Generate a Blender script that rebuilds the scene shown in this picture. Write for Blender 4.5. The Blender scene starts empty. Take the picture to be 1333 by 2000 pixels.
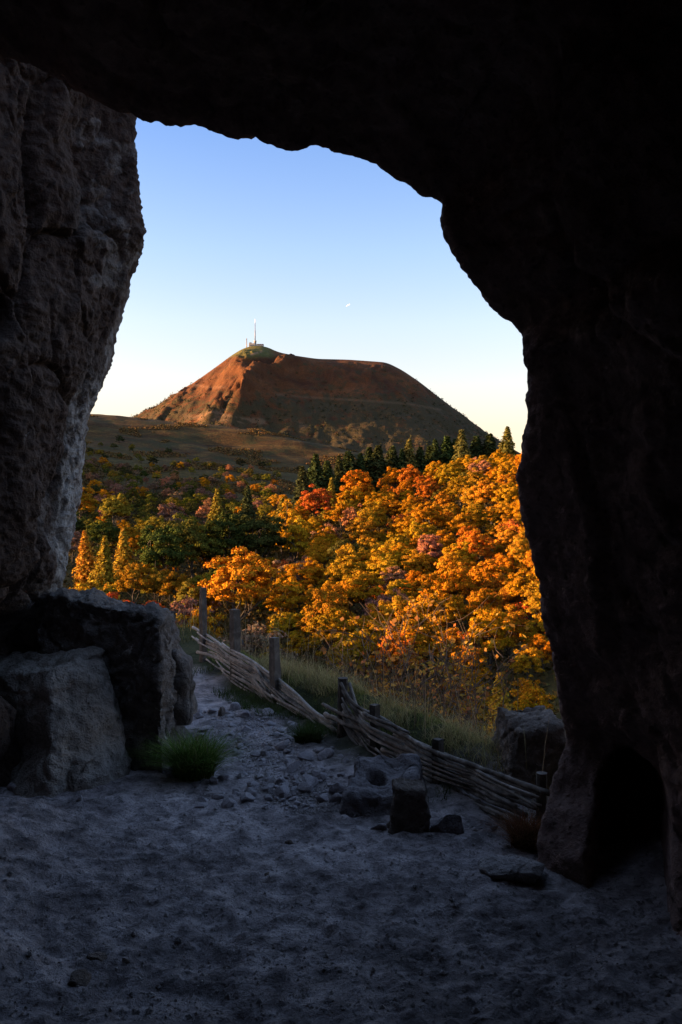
import bpy, bmesh, math, random
import numpy as np
from mathutils import Vector, Matrix

random.seed(7)
rng = np.random.default_rng(11)
S = bpy.context.scene
COL = S.collection
R = math.radians

# ------------------------------------------------------------------ camera
W0, H0, F = 1333.0, 2000.0, 1614.0          # photograph size and focal length in its pixels
EYE = 1.5
cam = bpy.data.cameras.new('camera')
cam.sensor_fit = 'VERTICAL'; cam.sensor_height = 36.0; cam.lens = 36.0 * F / H0
cam.clip_start = 0.05; cam.clip_end = 30000.0
camo = bpy.data.objects.new('camera', cam); COL.objects.link(camo)
camo.location = (0, 0, EYE); camo.rotation_euler = (R(90), 0, 0)
S.camera = camo

# ------------------------------------------------------------------ sky, sun, exposure
SUN_EL, SUN_ROT = 8.5, -93.0
SKY_STRENGTH = 0.15
world = bpy.data.worlds.new('World'); S.world = world; world.use_nodes = True
wn = world.node_tree
sky = wn.nodes.new('ShaderNodeTexSky'); sky.sky_type = 'NISHITA'; sky.sun_disc = False
sky.sun_elevation = R(SUN_EL); sky.sun_rotation = R(SUN_ROT)
sky.altitude = 1100; sky.air_density = 1.0; sky.dust_density = 3.0; sky.ozone_density = 1.5
# warm, milky evening air towards the horizon, the same all round; unseen overhead sky lifted and warmed to brighten the floor
wtc = wn.nodes.new('ShaderNodeTexCoord'); wsep = wn.nodes.new('ShaderNodeSeparateXYZ'); wn.links.new(wtc.outputs['Generated'], wsep.inputs[0])
wr_ = wn.nodes.new('ShaderNodeValToRGB'); wn.links.new(wsep.outputs[2], wr_.inputs[0])
el_ = wr_.color_ramp.elements
while len(el_) < 7: el_.new(0.5)
for e_, (p_, c_) in zip(el_, [(0.10, (0.87, 0.55, 0.41)), (0.15, (0.90, 0.62, 0.50)), (0.22, (0.88, 0.68, 0.60)), (0.30, (0.74, 0.66, 0.68)), (0.43, (0.49, 0.54, 0.72)), (0.62, (0.90, 0.78, 0.80)), (0.85, (1.0, 0.92, 0.92))]):
    e_.position = p_; e_.color = (*c_, 1)
wmx = wn.nodes.new('ShaderNodeMix'); wmx.data_type = 'RGBA'; wmx.blend_type = 'MULTIPLY'; wmx.inputs[0].default_value = 1.0
wn.links.new(sky.outputs[0], wmx.inputs[6]); wn.links.new(wr_.outputs[0], wmx.inputs[7])
wsc = wn.nodes.new('ShaderNodeVectorMath'); wsc.operation = 'SCALE'; wsc.inputs['Scale'].default_value = 0.95
wn.links.new(wmx.outputs[2], wsc.inputs[0]); wn.links.new(wsc.outputs[0], wn.nodes['Background'].inputs[0])
wn.nodes['Background'].inputs[1].default_value = SKY_STRENGTH
sl = bpy.data.lights.new('sun', 'SUN'); sl.energy = 5.0; sl.angle = R(0.5); sl.color = (1.0, 0.58, 0.27)
so = bpy.data.objects.new('sun', sl); COL.objects.link(so)
sdir = Vector((math.sin(R(SUN_ROT)) * math.cos(R(SUN_EL)), math.cos(R(SUN_ROT)) * math.cos(R(SUN_EL)), math.sin(R(SUN_EL))))
so.rotation_euler = sdir.to_track_quat('Z', 'Y').to_euler(); so.location = (-30, -10, 40)
S.view_settings.view_transform = 'Standard'; S.view_settings.look = 'None'
S.view_settings.exposure = 2.3; S.view_settings.gamma = 1.0; S.view_settings.use_curve_mapping = False
S.render.engine = 'CYCLES'
S.cycles.max_bounces = 6; S.cycles.diffuse_bounces = 4; S.cycles.glossy_bounces = 1
S.cycles.transmission_bounces = 3; S.cycles.transparent_max_bounces = 4
S.cycles.use_denoising = True; S.cycles.caustics_reflective = False; S.cycles.caustics_refractive = False

# ------------------------------------------------------------------ helpers
def P(px, py, d):                            # pixel + distance -> point
    return np.array([(px - W0 / 2) / F * d, d, EYE + (H0 / 2 - py) / F * d])
def proj(p):
    p = np.asarray(p, float)
    return W0 / 2 + p[..., 0] / p[..., 1] * F, H0 / 2 - (p[..., 2] - EYE) / p[..., 1] * F
def G(px, py, z=0.0):                        # pixel on a level at height z
    d = (EYE - z) * F / (py - H0 / 2)
    return np.array([(px - W0 / 2) / F * d, d, z])
def sstep(a, b, x):
    t = np.clip((np.asarray(x, float) - a) / (b - a), 0, 1)
    return t * t * (3 - 2 * t)

_perm = np.random.default_rng(3).permutation(256); _perm = np.concatenate([_perm, _perm, _perm])
_gr = np.random.default_rng(4).normal(size=(256, 3)); _gr /= np.linalg.norm(_gr, axis=1)[:, None]
def noise(p):
    p = np.asarray(p, float); i = np.floor(p).astype(int); f = p - i; i &= 255
    u = f * f * f * (f * (f * 6 - 15) + 10)
    out = 0
    for dx in (0, 1):
        for dy in (0, 1):
            for dz in (0, 1):
                h = _perm[_perm[_perm[i[..., 0] + dx] + i[..., 1] + dy] + i[..., 2] + dz]
                g = _gr[h]
                dot = g[..., 0] * (f[..., 0] - dx) + g[..., 1] * (f[..., 1] - dy) + g[..., 2] * (f[..., 2] - dz)
                w = (u[..., 0] if dx else 1 - u[..., 0]) * (u[..., 1] if dy else 1 - u[..., 1]) * (u[..., 2] if dz else 1 - u[..., 2])
                out = out + w * dot
    return out * 1.5
def fbm(p, sc, octv=4, gain=0.5):
    p = np.asarray(p, float) * sc; a = 1.0; s = 0
    for o in range(octv):
        s = s + a * noise(p + 17.3 * o); p = p * 2.03; a *= gain
    return s
def ridged(p, sc, octv=4, gain=0.5):
    p = np.asarray(p, float) * sc; a = 1.0; s = 0
    for o in range(octv):
        s = s + a * (0.5 - np.abs(noise(p + 9.1 * o))) * 2; p = p * 2.1; a *= gain
    return s

def worley(p, sc, seed=0):
    """fractured blocks: returns (border distance, value of the block)"""
    p = np.asarray(p, float) * sc; shp = p.shape[:-1]; p = p.reshape(-1, 3); i = np.floor(p).astype(int)
    f1 = np.full(len(p), 9.0); f2 = f1.copy(); val = np.zeros(len(p))
    for dx in (-1, 0, 1):
        for dy in (-1, 0, 1):
            for dz in (-1, 0, 1):
                c = i + np.array([dx, dy, dz]); ci = (c + seed) & 255
                h = _perm[_perm[_perm[ci[:, 0]] + ci[:, 1]] + ci[:, 2]]
                q = c + 0.5 + 0.42 * _gr[h]; d = np.linalg.norm(p - q, axis=1)
                near = d < f1; f2 = np.where(near, f1, np.minimum(f2, d)); val = np.where(near, h / 255.0, val); f1 = np.where(near, d, f1)
    return (f2 - f1).reshape(shp), val.reshape(shp)
def fracture(p, sc, seed=0, warp=0.12):
    p = np.asarray(p, float); w = p + warp / sc * np.stack([fbm(p + 1, sc * 1.7, 2), fbm(p + 5, sc * 1.7, 2), fbm(p + 8, sc * 1.7, 2)], -1)
    e, v = worley(w, sc, seed); return (v - 0.5) * sstep(0.0, 0.16, e) - 0.55 * np.exp(-e / 0.05)

def mesh_from(name, V, faces, smooth=True):
    """V (n,3), faces (m,k) int array with k = 3 or 4"""
    V = np.ascontiguousarray(V, dtype=np.float32); faces = np.ascontiguousarray(faces, dtype=np.int32)
    m = bpy.data.meshes.new(name); k = faces.shape[1]; n = len(faces)
    m.vertices.add(len(V)); m.vertices.foreach_set('co', V.ravel())
    m.loops.add(n * k); m.loops.foreach_set('vertex_index', faces.ravel())
    m.polygons.add(n); m.polygons.foreach_set('loop_start', np.arange(n, dtype=np.int32) * k)
    m.polygons.foreach_set('use_smooth', np.full(n, smooth))
    m.update(calc_edges=True); m.validate()
    return m
def grid_faces(nu, nv, closed_u=False):
    u = np.arange(nu if closed_u else nu - 1); v = np.arange(nv - 1)
    U, Vv = np.meshgrid(u, v, indexing='ij'); U1 = (U + 1) % nu
    return np.stack([U * nv + Vv, U1 * nv + Vv, U1 * nv + Vv + 1, U * nv + Vv + 1], -1).reshape(-1, 4)
def grid_normals(A):
    du = np.gradient(A, axis=0); dv = np.gradient(A, axis=1)
    n = np.cross(du, dv); n /= np.linalg.norm(n, axis=-1, keepdims=True) + 1e-9
    return n
def add_attr(mesh, name, vals):
    a = mesh.attributes.new(name, 'FLOAT', 'POINT'); a.data.foreach_set('value', np.ascontiguousarray(vals, dtype=np.float32).ravel())

def obj(name, mesh, mat, parent=None, loc=None):
    o = bpy.data.objects.new(name, mesh); COL.objects.link(o)
    if mat is not None and len(mesh.materials) == 0: mesh.materials.append(mat)
    if parent is not None: o.parent = parent
    if loc is not None: o.location = loc
    return o
def tag(o, label=None, cat=None, group=None, kind=None):
    if label: o['label'] = label
    if cat: o['category'] = cat
    if group: o['group'] = group
    if kind: o['kind'] = kind
    return o
def empty(name, loc, rz=0.0, sc=1.0):
    o = bpy.data.objects.new(name, None); COL.objects.link(o)
    o.location = loc; o.rotation_euler = (0, 0, rz)
    o.scale = (sc, sc, sc) if np.isscalar(sc) else sc
    o.empty_display_size = 0.2
    return o

def tubes_mesh(name, paths, radii, sides=7, closed=True, smooth=True):
    """several tubes in one mesh (pieces of ONE part)"""
    Vs, Fs, off = [], [], 0
    for path, rad in zip(paths, radii):
        path = np.asarray(path, float); n = len(path); rad = np.broadcast_to(np.asarray(rad, float), (n,))
        t = np.gradient(path, axis=0); t /= np.linalg.norm(t, axis=1)[:, None] + 1e-9
        ref = np.array([0, 0, 1.0]) if abs(t[0, 2]) < 0.9 else np.array([1.0, 0, 0])
        a = np.cross(t, ref); a /= np.linalg.norm(a, axis=1)[:, None] + 1e-9; b = np.cross(t, a)
        th = np.arange(sides) / sides * 2 * math.pi
        ring = path[:, None, :] + rad[:, None, None] * (np.cos(th)[None, :, None] * a[:, None, :] + np.sin(th)[None, :, None] * b[:, None, :])
        Vs.append(ring.reshape(-1, 3))
        i = np.arange(n - 1)[:, None]; j = np.arange(sides)[None, :]; j1 = (j + 1) % sides
        Fs.append((np.stack([i * sides + j, i * sides + j1, (i + 1) * sides + j1, (i + 1) * sides + j], -1) + off).reshape(-1, 4))
        if closed:
            Vs.append(path[[0, -1]]); c0 = off + n * sides
            jj = np.arange(sides); j2 = (jj + 1) % sides
            Fs.append(np.stack([np.full(sides, c0), off + j2, off + jj, off + jj], -1)[:, [0, 1, 2, 2]])
            Fs.append(np.stack([np.full(sides, c0 + 1), off + (n - 1) * sides + jj, off + (n - 1) * sides + j2, off + (n - 1) * sides + j2], -1))
            off += 2
        off += n * sides
    V = np.concatenate(Vs); Fq = np.concatenate(Fs)
    m = bpy.data.meshes.new(name)
    m.from_pydata(V.tolist(), [], [list(dict.fromkeys(f)) for f in Fq.tolist()])
    m.polygons.foreach_set('use_smooth', np.full(len(m.polygons), smooth)); m.update()
    return m

# ------------------------------------------------------------------ materials
class NT:
    def __init__(s, name):
        s.m = bpy.data.materials.new(name); s.m.use_nodes = True; s.t = s.m.node_tree; s.t.nodes.clear()
        s.out = s.t.nodes.new('ShaderNodeOutputMaterial')
    def n(s, typ, **kw):
        nd = s.t.nodes.new(typ)
        for k, v in kw.items():
            if k in nd.inputs.keys(): nd.inputs[k].default_value = v
            else: setattr(nd, k, v)
        return nd
    def l(s, a, b): s.t.links.new(a, b)
    def ramp(s, fac, stops):
        r = s.n('ShaderNodeValToRGB'); e = r.color_ramp.elements
        while len(e) < len(stops): e.new(0.5)
        for el, (p, c) in zip(e, stops): el.position = p; el.color = (*c, 1)
        s.l(fac, r.inputs[0]); return r.outputs[0]
    def mix(s, fac, a, b, mode='MIX'):
        x = s.n('ShaderNodeMix', data_type='RGBA', blend_type=mode)
        for sock, v in ((x.inputs[0], fac), (x.inputs[6], a), (x.inputs[7], b)):
            if hasattr(v, 'is_linked'): s.l(v, sock)
            else: sock.default_value = v if np.isscalar(v) else (*v, 1)
        return x.outputs[2]
    def noise(s, vec, scale, detail=5, rough=0.55, dist=0.0):
        x = s.n('ShaderNodeTexNoise', Scale=scale, Detail=detail, Roughness=rough, Distortion=dist)
        if vec is not None: s.l(vec, x.inputs['Vector'])
        return x.outputs[0]
    def mapped(s, vec, scale=(1, 1, 1), rot=(0, 0, 0)):
        x = s.n('ShaderNodeMapping'); x.inputs['Scale'].default_value = scale; x.inputs['Rotation'].default_value = rot
        s.l(vec, x.inputs[0]); return x.outputs[0]
    def attr(s, name): return s.n('ShaderNodeAttribute', attribute_name=name).outputs['Fac']
    def math(s, op, a, b=0.0, clamp=False):
        x = s.n('ShaderNodeMath', operation=op, use_clamp=clamp)
        for sock, v in ((x.inputs[0], a), (x.inputs[1], b)):
            if hasattr(v, 'is_linked'): s.l(v, sock)
            else: sock.default_value = v
        return x.outputs[0]
    def bsdf(s, col, rough=0.9, bumps=(), spec=0.2):
        b = s.n('ShaderNodeBsdfPrincipled')
        if hasattr(col, 'is_linked'): s.l(col, b.inputs['Base Color'])
        else: b.inputs['Base Color'].default_value = (*col, 1)
        b.inputs['Roughness'].default_value = rough; b.inputs['Specular IOR Level'].default_value = spec
        prev = None
        for h, st, dist in bumps:
            bp = s.n('ShaderNodeBump', Strength=st, Distance=dist); s.l(h, bp.inputs['Height'])
            if prev is not None: s.l(prev, bp.inputs['Normal'])
            prev = bp.outputs[0]
        if prev is not None: s.l(prev, b.inputs['Normal'])
        s.l(b.outputs[0], s.out.inputs[0]); return s.m

def rock_mat(name, dark, mid, light, lichen=None, scale=1.0, lich_amt=0.62, bump=1.0, edge=False):
    t = NT(name); v = t.n('ShaderNodeTexCoord').outputs['Object']
    a = t.noise(v, 2.2 * scale, 8, 0.62, 0.4); b = t.noise(v, 17 * scale, 6, 0.65); c = t.noise(v, 90 * scale, 4, 0.6)
    col = t.ramp(a, [(0.30, dark), (0.5, mid), (0.70, light)])
    col = t.mix(0.55, col, t.ramp(b, [(0.30, dark), (0.55, mid), (0.72, light)]))
    pit = t.n('ShaderNodeTexVoronoi', Scale=26 * scale); t.l(v, pit.inputs['Vector'])
    pits = t.ramp(pit.outputs['Distance'], [(0.05, (0.35, 0.35, 0.35)), (0.30, (1, 1, 1))])
    col = t.mix(0.6, col, pits, 'MULTIPLY')
    nz_ = t.n('ShaderNodeTexNoise', Scale=2.5 * scale, Detail=4.0); t.l(v, nz_.inputs['Vector'])
    wv = t.n('ShaderNodeVectorMath', operation='MULTIPLY_ADD'); t.l(nz_.outputs['Color'], wv.inputs[0]); wv.inputs[1].default_value = (0.45 / scale,) * 3; t.l(v, wv.inputs[2])
    ck = t.n('ShaderNodeTexVoronoi', feature='DISTANCE_TO_EDGE', Scale=2.3 * scale); t.l(t.mapped(wv.outputs[0], (1, 1, 0.55)), ck.inputs['Vector'])
    crack = t.ramp(ck.outputs['Distance'], [(0.0, (0.25, 0.25, 0.25)), (0.035, (1, 1, 1))])
    crack = t.mix(t.ramp(t.noise(v, 1.7 * scale, 3), [(0.48, (0, 0, 0)), (0.60, (1, 1, 1))]), (1, 1, 1), crack)
    col = t.mix(0.6, col, crack, 'MULTIPLY')
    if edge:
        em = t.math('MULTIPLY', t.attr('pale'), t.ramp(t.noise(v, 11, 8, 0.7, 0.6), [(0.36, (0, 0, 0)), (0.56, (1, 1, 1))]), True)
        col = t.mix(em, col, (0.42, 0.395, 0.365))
    if lichen:
        lm = t.ramp(t.noise(v, 7 * scale, 9, 0.72, 0.8), [(lich_amt, (0, 0, 0)), (lich_amt + 0.06, (1, 1, 1))])
        col = t.mix(lm, col, lichen)
    return t.bsdf(col, 0.95, [(crack, 0.6 * bump, 0.03), (b, 0.75 * bump, 0.05), (pits, 0.5 * bump, 0.014), (c, 0.7 * bump, 0.010)], 0.15)

M = {}
M['cave'] = rock_mat('cave_rock', (0.085, 0.050, 0.043), (0.26, 0.165, 0.14), (0.44, 0.30, 0.26))
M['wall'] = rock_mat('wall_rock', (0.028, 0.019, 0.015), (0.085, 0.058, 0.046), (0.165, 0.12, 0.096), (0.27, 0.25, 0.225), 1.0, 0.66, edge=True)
M['bench_shaded'] = rock_mat('bench_rock_shaded', (0.065, 0.053, 0.047), (0.19, 0.16, 0.142), (0.33, 0.285, 0.25), (0.46, 0.43, 0.385), 1.4, 0.60)  # same rock as the seat, darkened to paint in the recess shade
M['bench'] = rock_mat('bench_rock_lit', (0.14, 0.118, 0.10), (0.36, 0.31, 0.27), (0.54, 0.475, 0.415), (0.56, 0.52, 0.46), 1.4, 0.66)  # same rock as the slab, lightened to paint in light on the seat face
M['boulder'] = rock_mat('boulder_rock', (0.08, 0.068, 0.07), (0.21, 0.185, 0.188), (0.34, 0.305, 0.31), None, 1.6)
M['boulder_brown'] = rock_mat('brown_boulder_rock', (0.08, 0.06, 0.05), (0.21, 0.165, 0.14), (0.34, 0.29, 0.25), (0.38, 0.35, 0.32), 2.0, 0.66)
M['stone'] = rock_mat('stone_grey', (0.20, 0.175, 0.18), (0.40, 0.36, 0.37), (0.54, 0.49, 0.50), None, 4.0, bump=0.6)
M['pale_rock'] = rock_mat('pale_rock', (0.2, 0.175, 0.17), (0.43, 0.385, 0.375), (0.6, 0.54, 0.53), None, 2.0)

def dirt_mat():
    t = NT('trampled_dirt'); v = t.n('ShaderNodeTexCoord').outputs['Object']
    a = t.noise(v, 1.3, 6, 0.6, 0.3); b = t.noise(v, 9, 7, 0.65, 0.2); c = t.noise(v, 70, 4, 0.6); d = t.noise(v, 24, 8, 0.75, 0.6)
    col = t.ramp(a, [(0.38, (0.13, 0.108, 0.108)), (0.53, (0.40, 0.345, 0.343)), (0.66, (0.62, 0.54, 0.535))])
    col = t.mix(0.5, col, t.ramp(b, [(0.40, (0.08, 0.066, 0.066)), (0.51, (0.37, 0.32, 0.318)), (0.64, (0.70, 0.61, 0.605))]))
    col = t.mix(t.ramp(d, [(0.54, (0, 0, 0)), (0.62, (0.85, 0.85, 0.85))]), col, (0.10, 0.092, 0.092))
    col = t.mix(t.attr('turf'), col, t.ramp(d, [(0.35, (0.02, 0.024, 0.011)), (0.65, (0.06, 0.065, 0.025))]))
    return t.bsdf(col, 0.95, [(b, 0.7, 0.05), (d, 0.8, 0.03), (c, 0.6, 0.010)], 0.1)
M['dirt'] = dirt_mat()

def terrain_mat():
    t = NT('hillside_ground'); v = t.n('ShaderNodeTexCoord').outputs['Object']
    a = t.noise(v, 0.05, 8, 0.65, 0.6); b = t.noise(v, 0.4, 6, 0.6)
    st = t.noise(t.mapped(v, (0.025, 0.05, 0.09), (0, 0, 0.35)), 1.6, 9, 0.75, 0.8)
    wood = t.ramp(b, [(0.3, (0.03, 0.024, 0.009)), (0.6, (0.075, 0.055, 0.018)), (0.75, (0.12, 0.07, 0.025))])
    moor = t.ramp(st, [(0.36, (0.030, 0.016, 0.007)), (0.50, (0.065, 0.037, 0.013)), (0.62, (0.105, 0.068, 0.021)), (0.72, (0.07, 0.058, 0.014))])
    moor = t.mix(t.ramp(a, [(0.5, (0, 0, 0)), (0.62, (1, 1, 1))]), moor, (0.038, 0.036, 0.014))
    f_ = t.noise(v, 0.9, 8, 0.75); g_ = t.noise(v, 0.16, 8, 0.75, 0.5)
    moor = t.mix(0.75, moor, t.ramp(f_, [(0.36, (0.35, 0.33, 0.3)), (0.62, (1.35, 1.3, 1.2))]), 'MULTIPLY')
    moor = t.mix(t.ramp(g_, [(0.52, (0, 0, 0)), (0.60, (0.8, 0.8, 0.8))]), moor, (0.03, 0.027, 0.010))
    col = t.mix(t.attr('moor'), wood, moor)
    return t.bsdf(col, 0.95, [(b, 0.6, 0.6)], 0.05)
M['terrain'] = terrain_mat()

def mountain_mat():
    t = NT('mountain_slope'); v = t.n('ShaderNodeTexCoord').outputs['Object']
    a = t.noise(v, 0.012, 9, 0.65, 0.5); b = t.noise(v, 0.06, 8, 0.7, 0.3); c = t.noise(v, 0.22, 5, 0.7)
    col = t.ramp(a, [(0.34, (0.045, 0.020, 0.011)), (0.52, (0.092, 0.037, 0.015)), (0.68, (0.13, 0.058, 0.024))])
    scr = t.math('ADD', t.math('MULTIPLY', t.attr('low'), 0.16), b)
    col = t.mix(t.ramp(scr, [(0.54, (0, 0, 0)), (0.66, (0.85, 0.85, 0.85))]), col, (0.04, 0.036, 0.018))
    col = t.mix(t.ramp(c, [(0.62, (0, 0, 0)), (0.70, (0.7, 0.7, 0.7))]), col, (0.045, 0.04, 0.02))
    e_ = t.noise(v, 0.55, 8, 0.8)
    col = t.mix(0.7, col, t.ramp(e_, [(0.36, (0.4, 0.38, 0.36)), (0.62, (1.3, 1.3, 1.3))]), 'MULTIPLY')
    col = t.mix(t.attr('green'), col, (0.085, 0.10, 0.03))
    col = t.mix(t.attr('track_and_lit_streak'), col, (0.22, 0.13, 0.075))
    return t.bsdf(col, 0.95, [(b, 0.5, 4.0), (c, 0.7, 2.0)], 0.05)
M['mountain'] = mountain_mat()

def leaf_mat(name='leaves', trans=0.09, var=0.45):
    t = NT(name); oi = t.n('ShaderNodeObjectInfo'); ge = t.n('ShaderNodeNewGeometry')
    r = ge.outputs['Random Per Island']
    hs = t.n('ShaderNodeHueSaturation')
    t.l(t.math('ADD', t.math('MULTIPLY', r, 0.05), 0.475), hs.inputs['Hue'])
    t.l(t.math('ADD', t.math('MULTIPLY', t.math('FRACT', t.math('MULTIPLY', r, 7.3)), 2 * var), 1 - var), hs.inputs['Value'])
    t.l(oi.outputs['Color'], hs.inputs['Color'])
    d = t.n('ShaderNodeBsdfDiffuse'); tr = t.n('ShaderNodeBsdfTranslucent'); mx = t.n('ShaderNodeMixShader'); mx.inputs[0].default_value = trans
    t.l(hs.outputs[0], d.inputs[0]); t.l(hs.outputs[0], tr.inputs[0])
    t.l(d.outputs[0], mx.inputs[1]); t.l(tr.outputs[0], mx.inputs[2]); t.l(mx.outputs[0], t.out.inputs[0])
    return t.m
M['leaf'] = leaf_mat()
M['needle'] = leaf_mat('needles', 0.12, 0.4)
M['blade'] = leaf_mat('grass_blades', 0.25, 0.5)

def bark_mat(name, a, b, c, sc):
    t = NT(name); v = t.n('ShaderNodeTexCoord').outputs['Object']
    n1 = t.noise(v, 14 * sc, 6, 0.65, 0.6); n2 = t.noise(v, 70 * sc, 4, 0.6); oi = t.n('ShaderNodeObjectInfo')
    col = t.ramp(n1, [(0.34, a), (0.52, b), (0.66, c)])
    col = t.mix(0.45, col, t.ramp(oi.outputs['Random'], [(0.0, a), (0.5, b), (1.0, c)]))
    return t.bsdf(col, 0.9, [(n1, 0.5, 0.01 / sc), (n2, 0.6, 0.004 / sc)], 0.2)
M['bark'] = bark_mat('tree_bark', (0.03, 0.025, 0.02), (0.06, 0.05, 0.042), (0.10, 0.088, 0.075), 0.15)
M['twig'] = bark_mat('twig_bark', (0.05, 0.032, 0.022), (0.085, 0.055, 0.036), (0.12, 0.08, 0.055), 0.3)
M['stick'] = bark_mat('weathered_stick', (0.05, 0.038, 0.031), (0.21, 0.175, 0.148), (0.50, 0.445, 0.395), 1.0)
M['post'] = bark_mat('weathered_post', (0.04, 0.033, 0.028), (0.11, 0.09, 0.076), (0.24, 0.205, 0.175), 1.0)
def plain(name, c, rough=0.8):
    t = NT(name); v = t.n('ShaderNodeTexCoord').outputs['Object']
    n1 = t.noise(v, 0.4, 5, 0.6)
    return t.bsdf(t.mix(0.35, c, t.ramp(n1, [(0.35, tuple(0.6 * q for q in c)), (0.65, tuple(min(1, 1.25 * q) for q in c))])), rough, [], 0.3)
M['concrete'] = plain('summit_concrete', (0.42, 0.38, 0.34)); M['metal'] = plain('mast_metal', (0.20, 0.19, 0.20), 0.5)
M['darkglass'] = plain('summit_glass', (0.05, 0.07, 0.08), 0.25); M['whitepaint'] = plain('mast_white', (0.7, 0.68, 0.66))

# ------------------------------------------------------------------ big terrain (one sheet to the horizon)
ctrl = []
def cp(px, d, z): ctrl.append(((px - W0 / 2) / F * d, d, z))
for px, rows in {
    1150: [(60, -17), (90, -18), (150, -12.5), (220, 3.5), (300, 24), (335, 25), (430, 8)],
    1000: [(60, -18), (90, -21), (150, -17.5), (220, -4.5), (300, 15), (335, 15), (430, 2)],
    800: [(60, -17), (90, -21), (150, -18.5), (220, -7.5), (300, 8), (335, 9), (430, 6)],
    600: [(60, -16), (90, -20), (150, -19.5), (220, -11.5), (290, 0.5), (330, 4), (420, 17), (520, 36)],
    430: [(60, -13), (90, -18), (150, -19), (220, -12), (300, 1), (400, 19), (540, 46)],
    280: [(60, -12), (90, -17), (150, -18), (220, -10), (300, 2), (400, 20), (500, 41), (620, 72)],
    140: [(60, -11), (100, -17), (180, -16), (260, -4), (350, 15), (500, 45), (650, 77)],
}.items():
    for d, z in rows: cp(px, d, z)
for px, py, d in ((60, 806, 660), (400, 828, 590), (500, 840, 570), (600, 864, 550), (700, 888, 530), (780, 915, 520)):
    ctrl.append(tuple(P(px, py, d)))
for px, d, z in ((150, 850, 62), (300, 830, 56), (450, 800, 44), (600, 760, 38), (750, 740, 25), (900, 700, 20), (1050, 650, 15)): cp(px, d, z)
ctrl += [(0, 0, -1.6), (-6, 0, -1.6), (6, 0, -1.6), (0, -8, -1.6), (-5, 6, -1.8), (5, 5, -2.6), (0, 9, -1.9), (-4, 10, -1.7), (3, 9, -3.2), (-3, 14, -2.6),
         (0, 14, -3.6), (6, 12, -5), (0, 22, -6.2), (-8, 22, -5), (8, 22, -7), (0, 35, -10.5), (-12, 35, -9), (12, 35, -11),
         (-16, 8, 2.2), (-16, 14, 1.2), (-30, 20, 4.5), (-60, 30, 7), (-110, 0, 12), (-150, 60, 12), (-150, 120, 5), (-155, 180, 0), (-165, 240, 8), (-200, 320, 33), (-260, 450, 62), (-330, 600, 92),
         (-300, 100, 8), (-400, 300, 24), (0, -40, 26), (-40, -30, 22), (40, -30, 14), (-90, -70, 34), (0, -120, 40), (80, -80, 18),
         (40, 20, -12), (70, 60, -8), (110, 120, 4), (150, 220, 24), (200, 330, 34), (250, 500, 16), (400, 200, 20), (300, -100, 5), (-300, -250, 10), (0, -400, 0),
         (-600, 700, 110), (-700, 300, 20), (500, 700, 10), (600, 0, 0), (-700, -200, 0), (0, 1000, 60), (-500, 1000, 70), (500, 1000, 30),
         (0, 2200, 20), (900, 1500, 10), (-900, 1500, 30), (1500, 600, 0), (-1600, 600, 10), (0, -1500, -10), (1500, -800, -10), (-1500, -800, 0), (2500, 2500, -20), (-2500, 2500, 0)]
CP = np.array(ctrl, float)
def _k(a, b): return np.sqrt(((a[:, None, :] - b[None, :, :]) ** 2).sum(-1) + 49.0)
_n = len(CP)
_A = np.zeros((_n + 1, _n + 1)); _A[:_n, :_n] = _k(CP[:, :2], CP[:, :2]); _A[:_n, _n] = 1; _A[_n, :_n] = 1
_A[:_n, :_n] -= np.eye(_n) * 0.6
_w = np.linalg.solve(_A, np.append(CP[:, 2], 0))
def TZ(x, y):
    x = np.atleast_1d(np.asarray(x, float)); y = np.atleast_1d(np.asarray(y, float)); shp = x.shape
    q = np.stack([x.ravel(), y.ravel()], -1); out = np.empty(len(q))
    for i in range(0, len(q), 20000):
        out[i:i + 20000] = _k(q[i:i + 20000], CP[:, :2]) @ _w[:_n] + _w[_n]
    r = np.hypot(q[:, 0], q[:, 1])
    out = out * (1 - sstep(2600, 5000, r)) - 20 * sstep(2600, 5000, r)
    p3 = np.stack([q[:, 0], q[:, 1], np.zeros(len(q))], -1)
    out += sstep(15, 120, r) * (fbm(p3, 1 / 60.0, 3) * 1.6) + sstep(300, 500, r) * fbm(p3, 1 / 25.0, 3) * 1.0
    return out.reshape(shp)

ang = np.unique(np.concatenate([np.linspace(-180, -30, 40), np.linspace(-30, 30, 260), np.linspace(30, 180, 40)]))[:-1]
rad = np.concatenate([np.geomspace(2.0, 60, 40), np.geomspace(62, 1200, 230), np.geomspace(1230, 14000, 30)])
AA, RR = np.meshgrid(np.radians(ang), rad, indexing='ij')
TX, TY = RR * np.sin(AA), RR * np.cos(AA); TZZ = TZ(TX, TY)
V = np.stack([TX, TY, TZZ], -1)
tm = mesh_from('terrain', V.reshape(-1, 3), grid_faces(len(ang), len(rad), True)[:, ::-1])
tpx = W0 / 2 + TX / np.maximum(TY, 1) * F
moor = sstep(380, 500, TY + fbm(V, 1 / 70.0, 3) * 60 + (tpx - 450) * -0.06)
moor = np.maximum(moor, sstep(450, 650, RR))
add_attr(tm, 'moor', moor)
tag(obj('terrain', tm, M['terrain']), kind='structure')

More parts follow.
